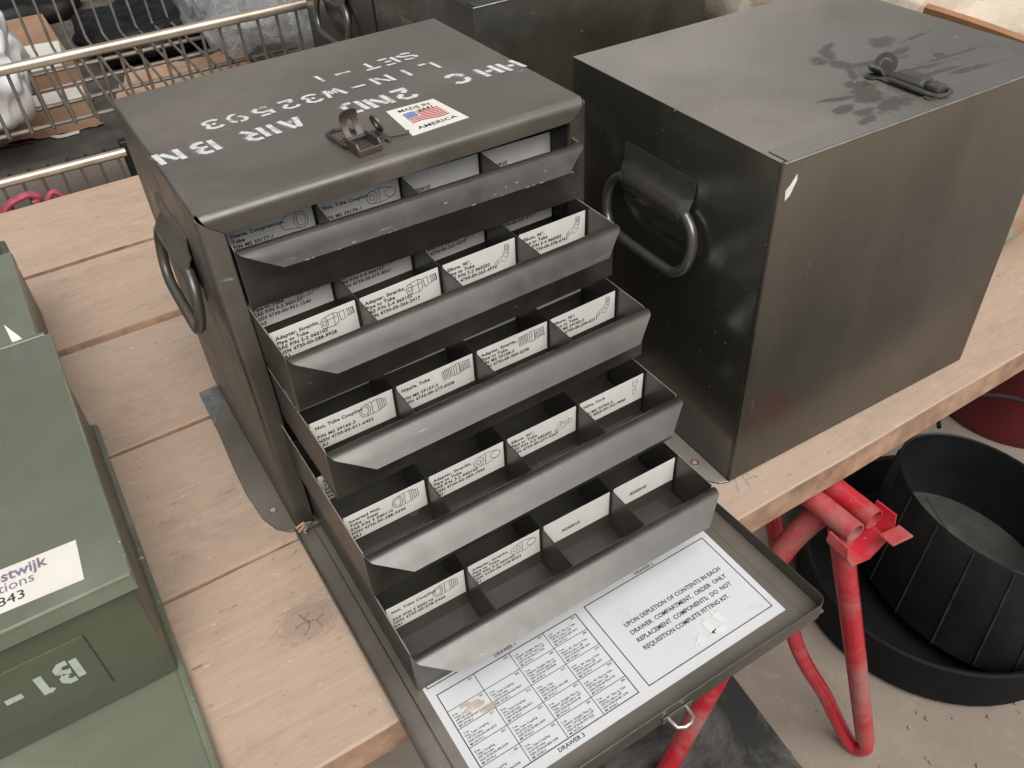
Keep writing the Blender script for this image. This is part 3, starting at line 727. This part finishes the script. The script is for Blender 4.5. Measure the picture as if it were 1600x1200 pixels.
#            no  x      y      z-bottom              rotation
drawer(1, .0265, -.0015, .4205 - DH, (R_(-.6), 0, R_(-1.6)), .054)
D1 = bpy.data.objects['drawer']
b = B(); rg = random.Random(5)
for k in range(18):
    u = rg.choice((rg.uniform(.23, .385), rg.uniform(.06, .37))); t_ = rg.choice((.985, .985, rg.uniform(.3, .95))); s_ = rg.uniform(.0006, .0016)
    yy = -.022 - .0175 * t_; z1 = .0672 - .0086 * t_ + .0014
    if t_ > .98: yy, z1 = -.0392, .0592
    b.prism([(u - s_ * 1.6, yy - s_ * .5), (u + s_ * 1.2, yy - s_ * .6), (u + s_ * 1.7, yy + s_ * .5), (u - s_, yy + s_ * .6)], z1 - .0004, z1 + .0005, CHIP)
o = b.obj('paint_chips', D1); o['kind'] = 'stuff'
drawer(2, .0270, -.0935, .3450 - DH, (R_(1.0), 0, R_(1.6)), .052)
drawer(3, .0280, -.1515, .2600 - DH, (R_(1.2), 0, R_(1.0)), .052)
drawer(4, .0220, -.2230, .1770 - DH, (R_(1.2), 0, R_(.6)), .058)
drawer(5, .0268, -.2920, .0800 - DH, (R_(.4), 0, 0), .066)

# fold-down door -------------------------------------------------------
door = B()
X0, X1, Y0, Y1, zb = -.0045, .4675, -.0035, -.4635, .0015
rr_ = .014
def rim_path(off, n=5):
    P = [(X0 + off, Y0)]
    P += [(X0 + off + (rr_ - off) * (1 - math.cos(R_(90 * k / n))), Y1 + off + (rr_ - off) * (1 - math.sin(R_(90 * k / n)))) for k in range(n + 1)]
    P += [(X1 - off - (rr_ - off) * (1 - math.sin(R_(90 * k / n))), Y1 + off + (rr_ - off) * (1 - math.cos(R_(90 * k / n)))) for k in range(n + 1)]
    return P + [(X1 - off, Y0)]
po, pi_ = rim_path(0), rim_path(.0016)
rows = []
for (xo, yo), (xi, yi) in zip(po, pi_):
    e = 0 if yo > -.03 else 1
    zt = .0215 if e else .010
    rows.append([(xo, yo, zb - .004), (xo, yo, zt), ((xo + xi) / 2, (yo + yi) / 2, zt + .0008), (xi, yi, zt), (xi, yi, zb)])
V = door.loft(rows, OLV, False, False, True)
door.box((X0 + .0012, Y1 + .0012, zb - .002), (X1 - .0012, Y0, zb), OLV)
door.box((.018, Y1 + .0025, zb), (.441, -.012, zb + .0040), OLV, .0012, 1)
dr = door.obj('door', cab)
b = B(); b.tube([(.004, -.0045, .0045), (W - .004, -.0045, .0045)], .0036, OLV, 10); b.obj('hinge', dr)
b = B(); px, py = .245, Y1 - .0005
b.tube([(px - .012, py + .003, .004), (px - .012, py - .004, .004), (px - .0105, py - .014, .0035), (px - .004, py - .0175, .0035), (px + .004, py - .0175, .0035), (px + .0105, py - .014, .0035), (px + .012, py - .004, .004), (px + .012, py + .003, .004)], .0022, BARE, 8)
b.box((px - .020, py - .0016, -.0015), (px + .020, py - .0002, .010), OLV, .0005, 1); b.obj('latch_loop', dr)
# instruction sheet
b = B(); zp = zb + .0044
b.box((.0318, -.4385, zp - .0003), (.4285, -.030, zp), PAPER)
pm = lambda u, v: (u, v, zp + .0004)
def rect(x0, y0, x1, y1, wd=.0011): b.strip([(x0, y0), (x1, y0), (x1, y1), (x0, y1)], wd, INK, pm, True)
def grid(x0, y0, x1, y1, no, fill=True):
    rect(x0, y0, x1, y1); cw = (x1 - x0) / 4; rh = (y0 - y1) / 5
    for k in range(1, 4): b.strip([(x0 + k * cw, y0 - .0008), (x0 + k * cw, y1 + .0008)], .0007, INK, lambda u, v: (u, v, zp + .00045))
    for k in range(1, 5): b.strip([(x0 + .0008, y0 - k * rh), (x1 - .0008, y0 - k * rh)], .0006, INK, lambda u, v: (u, v, zp + .0005))
    b.text('DRAWER %d' % no, .0066, INK, lambda u, v: (u + (x0 + x1) / 2, v + y1 - .0075, zp + .0004), .015, 'CENTER')
    if not fill: return
    items = [('Tube, Coupling', '3/8"OD tube'), ('Nut, Tube Coupling', '1/4"OD tube'), ('Nut, Tube Coupling', '5/16"OD tube'), ('Nut, Tube Coupling', '1/2"OD tube'), ('Nipple, Tube', '3/8"OD tube'), ('Adapter, Straight, Pipe to', 'Tube, 1/4"OD tube x 1/8"'), ('Elbow, 90°, Pipe to Tube', '1/8"OD tube x 1/8"')]
    rg = random.Random(no)
    for c in range(4):
        for r in range(5):
            ox, oy = x0 + c * cw + .003, y0 - r * rh
            b.text('%d%s%d' % (no, 'ABCDE'[r], c + 1), .0034, INK, lambda u, v: (u + ox + cw - .006, v + oy - .0040, zp + .0004), .01, 'RIGHT')
            if r == 0 and c in (0, 1): continue
            it = items[min(6, c * 2 + rg.randint(0, 1))]
            L = ['%d ea.' % rg.randint(2, 8), it[0], it[1], 'NSN 4730-00-%03d-%04d' % (rg.randint(10, 990), rg.randint(1000, 9999)), 'MS %d-%d' % (rg.randint(39157, 39187), no)]
            for k, s_ in enumerate(L):
                b.text(s_, .00345, INK, lambda u, v, k=k: (u + ox, v + oy - .0075 - k * .0036, zp + .0004), .008)
grid(.0415, -.3085, .2245, -.4260, 3)
# upper tables, mostly under the drawers
for x0, x1, n_ in ((.0365, .2275, 1), (.2365, .4235, 2)):
    rect(x0, -.045, x1, -.2965); cw = (x1 - x0) / 4
    for k in range(1, 4): b.strip([(x0 + k * cw, -.046), (x0 + k * cw, -.2957)], .0007, INK, lambda u, v: (u, v, zp + .00045))
    for k in range(4):
        if n_ == 2 and k > 1: continue
        b.text('NSN 4730-00-2%d-81%d' % (61 + k * 7, 10 + k * 13), .0035, INK, lambda u, v, k=k: (u + x0 + k * cw + .003, v - .2885, zp + .0004), .008)
        b.text('SAE P/N 2-2 060202', .0035, INK, lambda u, v, k=k: (u + x0 + k * cw + .003, v - .2935, zp + .0004), .008)
    b.text('DRAWER %d' % n_, .0058, INK, lambda u, v: (u + (x0 + x1) / 2, v - .3045, zp + .0004), .012, 'CENTER')
rect(.2385, -.3065, .4195, -.4262)
for k, s_ in enumerate(('UPON DEPLETION OF CONTENTS IN EACH', 'DRAWER  COMPARTMENT,  ORDER  ONLY', 'REPLACEMENT  COMPONENTS;  DO  NOT', 'REQUISITION COMPLETE FITTING KIT.')):
    b.text(s_, .0079, INK, lambda u, v, k=k: (u + .262, v - .3555 - k * .0116, zp + .0004), .016, 'LEFT', .93)
isht = b.obj('instruction_sheet', dr)
b = B(); rg = random.Random(12)
for (cx, cy, rx, ry) in ((.322, -.415, .009, .006), (.340, -.407, .006, .012), (.358, -.402, .006, .009), (.347, -.4165, .016, .003)):
    b.prism([(cx + rx * math.cos(a) * rg.uniform(.45, 1.3), cy + ry * math.sin(a) * rg.uniform(.45, 1.3)) for a in [2 * math.pi * k / 21 for k in range(21)]], zp + .0006, zp + .0008, TORN)
for (cx, cy, rx, ry) in ((.070, -.342, .016, .006), (.083, -.352, .012, .004), (.062, -.335, .007, .003)):
    b.prism([(cx + rx * math.cos(a) * rg.uniform(.5, 1.2), cy + ry * math.sin(a) * rg.uniform(.5, 1.2)) for a in [2 * math.pi * k / 13 for k in range(13)]], zp + .0006, zp + .0008, TORN2)
q = b.obj('torn_patches', dr); q['kind'] = 'stuff'
# flakes of broken wood by the hinge
b = B()
for k in range(9):
    rg = random.Random(k + 50); a = rg.uniform(0, 6.28); s_ = rg.uniform(.003, .009)
    b.box((-s_, -.0015, -.0008), (s_, .0015, .0008), RAW if k % 2 else OLV, 0, 1, Matrix.Translation((.006 + rg.uniform(-.004, .014), -.008 - rg.uniform(-.004, .008), .011 + .0012 * k)) @ Matrix.Rotation(a, 4, 'Z') @ Matrix.Rotation(rg.uniform(-.4, .4), 4, 'X'))
tag(b.obj('wood_splinters'), 'small pile of wood and paint splinters at the left end of the door hinge', 'splinters', kind='stuff')

# ------------------------------------------------------------------ closed boxes of the same kind
def closed_box(loc, rz, label, top, front, dirty=False):
    o = empty('steel_box', loc, rz); tag(o, label, 'steel box', 'closed steel boxes beside and behind the drawer cabinet')
    b = B(); b.box((0, .0035, .0005), (W, D, H), top, .0025, 2)
    b.obj('body', o)
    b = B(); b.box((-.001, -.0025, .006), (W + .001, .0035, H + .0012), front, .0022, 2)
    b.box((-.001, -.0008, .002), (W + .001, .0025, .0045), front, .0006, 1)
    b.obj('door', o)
    b = B(); b.box((.0055, -.0008, H + .0003), (W - .001, .027, H + .0016), top, .0004, 1); b.box((.0, -.0032, H - .0006), (W, -.0009, H + .0017), BARE, .0006, 1); b.obj('door_rim_with_highlight_strip', o)  # bright strip draws the highlight along the top front edge
    foot(o, -1, 0, top); foot(o, 1, W, top)
    handle(o, -1, .185, HND); handle(o, 1, .185, HND, None, W)
    # closed latch: base ears, two covers, wire bail
    b = B(); z = H; T_ = Matrix.Translation((.2465, .046, z)) @ Matrix.Rotation(R_(2), 4, 'Z')
    b.box((-.013, -.030, .0012), (.013, .046, .0030), LTD, .0006, 1, T_)
    for (x, y) in ((-.014, -.028), (.014, -.026), (-.012, .052), (.012, .054)): ring_plate(b, LTD, (x, y, .0024), .0075, .0022, .0022, T_)
    b.obj('latch_base', o)
    b = B(); pr = [(-.0115, .003), (-.0115, .010), (-.007, .0150), (.007, .0150), (.0115, .010), (.0115, .003)]
    b.loft([[T_ @ Vector((x * k, y, .003 + (zz_ - .003) * kz)) for x, zz_ in pr] for y, k, kz in ((-.012, .92, .9), (-.008, 1, 1), (.022, 1, 1), (.030, .95, .75))], LTD, True, True, False); b.obj('latch_lever', o)
    b = B(); b.box((-.0085, -.030, .003), (.0085, -.0145, .0125), LTD, .0018, 2, T_); b.obj('latch_cover', o)
    b = B(); b.tube([T_ @ Vector(p) for p in ((-.0125, .028, .006), (-.0145, .0, .0062), (-.0145, -.024, .0055), (-.0115, -.033, .005), (0, -.0365, .0048), (.0115, -.033, .005), (.0145, -.024, .0055), (.0145, 0, .0062), (.0125, .028, .006))], .0024, LTD, 8); b.obj('latch_wire', o)
    b = B(); ring_plate(b, LTD, (0, 0, 0), .0125, .0068, .0034, T_ @ Matrix.Translation((-.001, .046, .0160)) @ Matrix.Rotation(R_(-55), 4, 'Z') @ Matrix.Rotation(R_(80), 4, 'X'))
    b.sheet([[T_ @ Vector((x, y, .0035 + .010 * ((x) / .014) ** 2)) for x in (-.014, -.007, 0, .007, .014)] for y in (.042, .060)], LTD, .0014); b.obj('latch_eye', o)
    return o
ya = -.0250; RL = (.5147, -.2521, 0)
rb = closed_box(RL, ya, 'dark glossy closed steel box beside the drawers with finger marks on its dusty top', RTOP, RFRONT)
b = B(); b.prism([(.004, .407), (.010, .412), (.0165, .427), (.0155, .434), (.0075, .423), (.0025, .419)], 0, .0003, WPAINT, Matrix(((1, 0, 0, .004), (0, 0, -1, -.0028), (0, 1, 0, .012), (0, 0, 0, 1))))
b.obj('paint_chip', rb)
closed_box((.522, .374, 0), 0, 'dark closed steel box standing directly behind the glossy box, right of the far handle', GLS, GLS)
closed_box((.5222, .757, 0), 0, 'furthest closed steel box, its hanging ring handle showing beside the wire rack', GLS, GLS)

# ------------------------------------------------------------------ green crates on the left
g = empty('green_crate', (-.40, .09, .018)); tag(g, 'green steel crate with an auction label on its lid and stencilled front', 'crate')
ox, oy, oz = .40, -.09, -.018
b = B(); b.box((-.63 + ox, -.128 + oy, .019 + oz), (-.187 + ox, .322 + oy, .19 + oz), GRD, .003, 2); b.obj('body', g)
b = B(); b.box((-.64 + ox, -.1375 + oy, .1975 + oz), (-.1795 + ox, .332 + oy, .2005 + oz), GRN, .0014, 2)
b.box((-.64 + ox, -.1375 + oy, .176 + oz), (-.1795 + ox, -.1350 + oy, .1985 + oz), GRN, .001, 1)
b.box((-.1820 + ox, -.1345 + oy, .180 + oz), (-.1797 + ox, .325 + oy, .1985 + oz), GRW, .001, 1); b.obj('lid', g)
b = B(); b.tube([(-.1805 + ox, -.135 + oy, .1985 + oz), (-.1805 + ox, .33 + oy, .1985 + oz)], .0022, GRW, 8); b.tube([(-.63 + ox, -.1365 + oy, .1985 + oz), (-.181 + ox, -.1365 + oy, .1985 + oz)], .0022, GRW, 8); b.obj('lid_bead', g)
for k in range(7):
    b = B(); y = .336 + oy; b.tube([(-.60 + k * .06 + ox, y, .1965 + oz), (-.60 + k * .06 + .054 + ox, y, .1965 + oz)], .0052, GRN, 10); b.obj('hinge_knuckle', g)
b = B(); b.box((-.17 + 0, -.1298, .05), (0, -.1275, .14), GRD, .0022, 4, Matrix.Translation((ox - .245, oy, oz))); b.obj('embossed_panel', g)
b = B()
def sten2(ch, cx, cz, h, wd):
    k = h / 5.; kx = wd / 3.
    for plx in ST[ch]: b.strip([((u - 1.5) * kx, (v - 2.5) * k) for u, v in plx], 1.25 * k, STEN2, lambda u, v: (cx - u + ox, -.1302 + oy, cz - v + oz))
sten2('B', -.2735, .100, .030, .0165); sten2('1', -.2995, .098, .030, .018); b.strip([(.318, .098), (.334, .098)], .008, STEN2, lambda u, v: (-u + ox, -.1302 + oy, v + oz))
b.strip([(-.2982, .0838), (-.2925, .0880)], .0055, STEN2, lambda u, v: (u + ox, -.1304 + oy, v + oz))
b.obj('stencil_mark', g)
b = B(); zz_ = .2008 + oz
b.prism([(-.34 + ox, -.114 + oy), (-.2195 + ox, -.1195 + oy), (-.2172 + ox, -.0635 + oy), (-.338 + ox, -.058 + oy)], zz_ - .0002, zz_, STK)
lm = lambda ax, ay: (lambda u, v: (ax + u + ox, ay + v - .045 * u + oy, zz_ + .0005))
b.text('Troostwijk', .0195, GREYTX, lm(-.2475, -.0800), .02, 'RIGHT', .9); b.text('auctions', .0175, GREYTX, lm(-.2600, -.0935), .0, 'RIGHT', .95); b.text('2843', .0165, INK, lm(-.2700, -.1095), .0, 'RIGHT', 1.05)
b.obj('lid_label', g)
# flat lid under it
g2 = empty('crate_lid', (-.40, 0, 0)); tag(g2, 'flat sage green crate lid lying on the planks under the labelled green crate', 'crate lid')
b = B(); b.box((-.26, -.302, .0006), (.2125, .36, .0165), GRN, .004, 3); b.obj('panel', g2)
b = B(); b.tube([(.2145, -.300, .0105), (.2145, .355, .0105)], .0055, GRW, 10); b.obj('rolled_edge', g2)
b = B(); b.box((.13, -.302 + .012, .0166), (.17, -.262, .0168), STK); b.obj('paper_label', g2)
# crate further back
g3 = empty('green_crate', (-.40, .55, 0)); tag(g3, 'darker green crate at the left edge, behind the labelled crate', 'crate')
b = B(); b.box((-.2, -.16, .0005), (.196, .19, .155), GRD, .004, 2); b.obj('body', g3)
b = B(); b.box((-.205, -.165, .150), (.203, .10, .175), GRN, .004, 2); b.obj('lid', g3)
b = B(); b.box((-.2, .11, .156), (.185, .19, .178), GRD, .004, 2); b.obj('rear_clamp', g3)
b = B(); b.prism([(0, 0), (.018, 0), (0, .035)], 0, .0004, STK, Matrix.Translation((-.226, .346, .185)) @ Matrix.Rotation(R_(60), 4, 'X')); 
tag(b.obj('paper_tag'), 'torn white paper tag sticking up behind the lid hinge of the green crate', 'paper tag')

# ------------------------------------------------------------------ wire racks behind the table
def bar(name, pts, r, m, par, n=8): bb = B(); bb.tube(pts, r, m, n); return bb.obj(name, par)
rk = empty('wire_basket', (0, 1.25, -.75)); tag(rk, 'open wire basket with a bright top rail holding plastic wrap behind the table', 'wire basket')
o_ = Vector((0, -1.25, .75)); q_ = lambda *p: [Vector(v) + o_ for v in p]
bar('top_rail', q_((-.70, 1.25, .268), (.566, 1.25, .2635)), .0112, RAIL, rk, 12)
bar('rear_rail', q_((-.70, 1.88, .30), (.566, 1.88, .30)), .008, WIRE, rk)
x = -.676
while x < .56:
    j = random.uniform(-.003, .003)
    bar('wire', q_((x + j, 1.252, .264), (x, 1.250, .130), (x + .001, 1.256, .1265), (x, 1.83, .1265), (x, 1.85, .131), (x + j, 1.878, .30)), .0036, WIRE, rk, 6); x += .0447
for y in (1.295, 1.41, 1.53, 1.655, 1.775): bar('cross_wire', q_((-.70, y, .1205), (.566, y, .1205)), .0052, WIRE, rk)
for (px_, py_) in ((.575, 1.25), (.575, 1.88), (-.71, 1.25), (-.71, 1.88)):
    b = B(); b.box((px_ - .011, py_ - .011 - 1.25, 0), (px_ + .011, py_ + .011 - 1.25, .285 + .75), RUB, .002, 1); b.obj('post', rk)
rk2 = empty('wire_rack', (0, 1.25, -.75)); tag(rk2, 'lower wire rack with a short bright rail ending at a black post, behind the table', 'wire rack')
bar('top_rail', q_((-.70, 1.235, .0555), (.0685, 1.235, .0445)), .0105, RAIL, rk2, 12)
x = -.64
while x < .06:
    bar('wire', q_((x, 1.240, .05), (x + .002, 1.243, -.10), (x, 1.245, -.70)), .0034, WIRE, rk2, 6); x += .0405
bar('cross_wire', q_((-.70, 1.262, .045), (.06, 1.262, .045)), .004, RUB, rk2); bar('cross_wire', q_((-.70, 1.25, -.30), (.06, 1.25, -.30)), .0045, WIRE, rk2)
x = -.66
while x < .06: bar('spur', q_((x, 1.235, .046), (x + .001, 1.275, .046)), .003, RUB, rk2, 6); x += .0405
for (px_, py_, zt) in ((.077, 1.262, .062), (-.71, 1.262, .062), (.62, 2.3, .03), (-.71, 2.3, .03)):
    b = B(); b.box((px_ - .013, py_ - .013 - 1.25, 0), (px_ + .013, py_ + .013 - 1.25, zt + .75), RUB, .002, 1); b.obj('post', rk2)
b = B(); b.box((-.70, .03, .78), (1.3, 1.35, .786), MATM); b.obj('shelf_board', rk2)
zs = .0365
# things on the shelf and in the basket
def sheet_obj(name, poly, z, th, m, wob=.004, seed=1, n=14):
    """crinkled sheet spanning a quad"""
    p = [Vector(c) for c in poly]; b = B(); rows = []
    for i in range(n + 1):
        rr = []
        for j in range(n + 1):
            u, v = i / n, j / n
            c = p[0] * (1 - u) * (1 - v) + p[1] * u * (1 - v) + p[2] * u * v + p[3] * (1 - u) * v
            e = min(u, 1 - u, v, 1 - v) < .01
            d = noise.noise(Vector((c.x * 9, c.y * 9, seed))) * wob + noise.noise(Vector((c.x * 25, c.y * 25, seed))) * wob * .6
            jx = noise.noise(Vector((c.x * 20, c.y * 20, seed + 5))) * .012 if e else 0
            rr.append((c.x + jx, c.y + jx, z + abs(d) + .001))
        rows.append(rr)
    b.sheet(rows, m, th); return b.obj(name)
b = B(); b.box((-.19, 1.50, zs), (.055, 1.78, zs + .006), CBD, .001, 1); b.box((-.16, 1.785, zs), (.075, 2.34, zs + .05), CBD, .003, 1)
b.box((-.05, 1.62, zs + .0062), (.075, 1.86, zs + .0075), CBD, 0)
tag(b.obj('cardboard_box'), 'flattened brown cardboard box under the wire basket at the upper left', 'cardboard box')
b = B(); b.prism([(-.075, 1.80), (.05, 1.79), (.07, 2.02), (-.045, 2.04)], zs + .0502, zs + .0508, STK)
tag(b.obj('shipping_label'), 'white shipping label stuck on the flattened cardboard box', 'label')
b = B(); b.prism([(-.07, 1.66), (.06, 1.65), (.065, 1.735), (-.065, 1.745)], zs + .0078, zs + .0084, STK); tag(b.obj('paper_slip'), 'second white paper slip lying nearer on the cardboard', 'paper slip')
tag(sheet_obj('kraft_paper', [(.11, 1.56), (.46, 1.50), (.52, 1.72), (.20, 1.78)], zs + .002, .0006, KRF, .03, 3), 'crumpled brown packing paper on the shelf under the basket', 'packing paper')
tag(sheet_obj('kraft_paper', [(-.20, 1.475), (.06, 1.44), (.062, 1.52), (-.19, 1.54)], zs + .001, .0006, CBD, .012, 8), 'torn tan paper edge hanging out below the cardboard', 'packing paper')
tag(sheet_obj('red_wrapper', [(-.25, 1.47), (-.10, 1.445), (-.09, 1.475), (-.22, 1.52)], zs + .001, .0006, DRED, .008, 12, 8), 'dark red plastic wrapper poking out beside the torn tan paper', 'wrapper')
tag(sheet_obj('paper_scrap', [(-.045, 1.435), (.0, 1.428), (.004, 1.448), (-.07, 1.455)], zs + .001, .0005, STK, .003, 15, 6), 'white paper scrap at the edge of the dark shelf', 'paper scrap')
tag(lump('black_sack', BLK, (.30, 1.99, .088), (.36, .42, .085), .02, 9, 3, sub=6), 'black plastic sack in the shadow under the wire basket', 'sack')
tag(lump('black_sack', BLK, (-.06, 2.55, .07), (.55, .35, .08), .02, 9, 4, sub=4), 'black plastic sack lying furthest back behind the cardboard', 'sack')
tag(lump('plastic_wrap', FILM, (.500, 1.52, .215), (.29, .46, .15), .035, 11, 11, sub=6), 'clear crumpled plastic wrap filling the right end of the wire basket', 'plastic wrap')
tag(lump('plastic_bag', WPL, (-.165, 1.47, .235), (.22, .36, .22), .03, 12, 21, sub=6), 'white plastic bag hanging in the wire basket at the left edge', 'plastic bag')
b = B(); b.tube(smooth_path([(-.215, 1.222, -.012), (-.195, 1.221, .006), (-.17, 1.221, .013), (-.15, 1.222, .014), (-.135, 1.223, .002), (-.15, 1.224, -.008)], 5), .0085, PNK, 8); b.tube(smooth_path([(-.122, 1.224, -.01), (-.105, 1.223, .006), (-.09, 1.223, -.012)], 5), .0065, PNK, 8)
tag(b.obj('pink_cord'), 'pink cord looped over the lower rack just behind the table edge', 'cord')

# ------------------------------------------------------------------ camouflage bundle on the right
tag(lump('folded_tarpaulin', CAMO, (1.46, .19, .105), (.62, .66, .13), .022, 7, 5, sub=6, sq=.8), 'pale camouflage folded tarpaulin, lowest in the pile on the right', 'tarpaulin', 'folded cloths piled right of the glossy box')
tag(lump('folded_tarpaulin', CAMB, (1.44, .20, .205), (.56, .60, .11), .02, 7, 6, sub=6, sq=.75), 'brown folded tarpaulin in the middle of the pile on the right', 'tarpaulin', 'folded cloths piled right of the glossy box')
tag(lump('folded_tarpaulin', CAMO2, (1.385, .20, .352), (.70, .86, .205), .022, 7, 7, sub=6, sq=.75), 'cream folded tarpaulin on top of the pile behind the glossy box', 'tarpaulin', 'folded cloths piled right of the glossy box')
tag(lump('cloth_bundle', CAMO2, (1.18, .52, .40), (.30, .3, .16), .03, 9, 9, sub=6, sq=.5), 'cream cloth bundle peeping over the far edge of the glossy box', 'cloth bundle')
b = B(); rows = []
for k in range(13):
    t = k / 12; x = 1.024 - .027 * t; y = -.02 - .22 * t; z = .452 + .0015 * math.sin(t * 4)
    rows.append([(x, y, z - .012), (x + .001, y, z), (x + .010, y + .002, z + .003), (x + .013, y + .003, z)])
b.sheet(rows, TAN, .004); tag(b.obj('leather_strap'), 'tan leather strap along the near edge of the cream tarpaulin', 'strap')

# ------------------------------------------------------------------ things on the floor
tb = empty('rubber_tub', (1.197, -.314, -.66)); tag(tb, 'black oval rubber tub with grey liner floor, upper of the two beyond the trestle', 'tub')
def oval(z, f=1., a=.133, c=.199, n=48, ox=0., oy=0.):
    an = R_(-8)
    return [Vector((ox + a * f * math.cos(2 * math.pi * k / n) * math.cos(an) - c * f * math.sin(2 * math.pi * k / n) * math.sin(an), oy + a * f * math.cos(2 * math.pi * k / n) * math.sin(an) + c * f * math.sin(2 * math.pi * k / n) * math.cos(an), z)) for k in range(n)]
b = B(); b.loft([oval(-.03, 1.13), oval(.12, 1.06), oval(.24, 1.0), oval(.243, .985), oval(.24, .97), oval(.055, .94)], RUB, True, False); b.obj('wall', tb)
b = B(); b.loft([oval(.055, .945), oval(.067, .945)], RUB2, True, True, False); b.obj('liner', tb)
b = B(); b.box((-.0012, -.16, .0672), (.0012, .16, .0682), INK, 0, 1, Matrix.Rotation(R_(-25), 4, 'Z')); b.obj('liner_fold', tb)
P0 = oval(-.03, 1.135); P1 = oval(.235, 1.006)
for k in range(0, 48, 3):
    b = B(); b.tube([P0[k], (P0[k] + P1[k]) / 2 + (P1[k] - Vector((0, 0, .2))).normalized() * 0.0, P1[k]], .0024, SEAM, 6); b.obj('seam', tb)
b = B(); b.tube(smooth_path([(.10, .19, .23), (.18, .24, .235), (.32, .16, .22), (.36, .0, .20), (.36, -.02, .15)], 6), .005, RUB, 8); b.obj('bail_handle', tb)
tl = empty('rubber_tub', (1.20, -.275, -.75)); tag(tl, 'wide black rubber tub on the floor, below the oval one', 'tub')
b = B(); ci = lambda r, z: [Vector((r * math.cos(2 * math.pi * k / 48), r * math.sin(2 * math.pi * k / 48), z)) for k in range(48)]
b.loft([ci(.272, .0), ci(.283, .012), ci(.287, .10), ci(.289, .125), ci(.284, .129), ci(.277, .125), ci(.268, .02)], RUBD, True, True); b.obj('wall', tl)
b = B(); b.prism([(-.3, -1.1), (.68, -1.1), (.672, -.40), (.695, -.196), (-.3, -.16)], -.7496, -.742, BMAT); tag(b.obj('floor_mat'), 'stained black mat on the floor below the fold-down door', 'mat')
dm = empty('red_drum', (1.90, .0, -.75)); tag(dm, 'dark red drum in the shadow under the right side of the table', 'drum')
b = B(); cz = lambda r, z: [Vector((r * math.cos(2 * math.pi * k / 40), r * math.sin(2 * math.pi * k / 40), z)) for k in range(40)]
b.loft([cz(.2, 0), cz(.205, .02), cz(.2, .04), cz(.2, .26), cz(.206, .275), cz(.2, .29), cz(.2, .54), cz(.205, .56), cz(.19, .562)], DRED, True, True); b.obj('shell', dm)
b = B(); b.tube(smooth_path([(.62, -.40, -.742), (.66, -.43, -.742), (.69, -.455, -.743), (.70, -.52, -.744)], 6), .006, RUB, 8); tag(b.obj('cable_end'), 'short black cable end at the edge of the stained mat', 'cable')
b = B(); b.prism([(0, 0), (.014, .004), (.017, .013), (.006, .010)], 0, .002, plain('orange scrap', (.55, .2, .12), .7), Matrix.Translation((1.155, -.565, -.749))); tag(b.obj('leaf_scrap'), 'small orange leaf scrap alone on the concrete', 'scrap')
b = B()
rg = random.Random(99)
for k in range(160):
    x, y = rg.uniform(.4, 1.3), rg.uniform(-.9, -.3); s_ = rg.uniform(.0015, .004)
    b.box((-s_, -s_ * .7, 0), (s_, s_ * .7, s_), FLOORM if k % 3 else RAW, 0, 1, Matrix.Translation((x, y, -.75)) @ Matrix.Rotation(rg.uniform(0, 6), 4, 'Z'))
tag(b.obj('grit'), 'scattered grit and crumbs on the concrete floor', 'grit', kind='stuff')
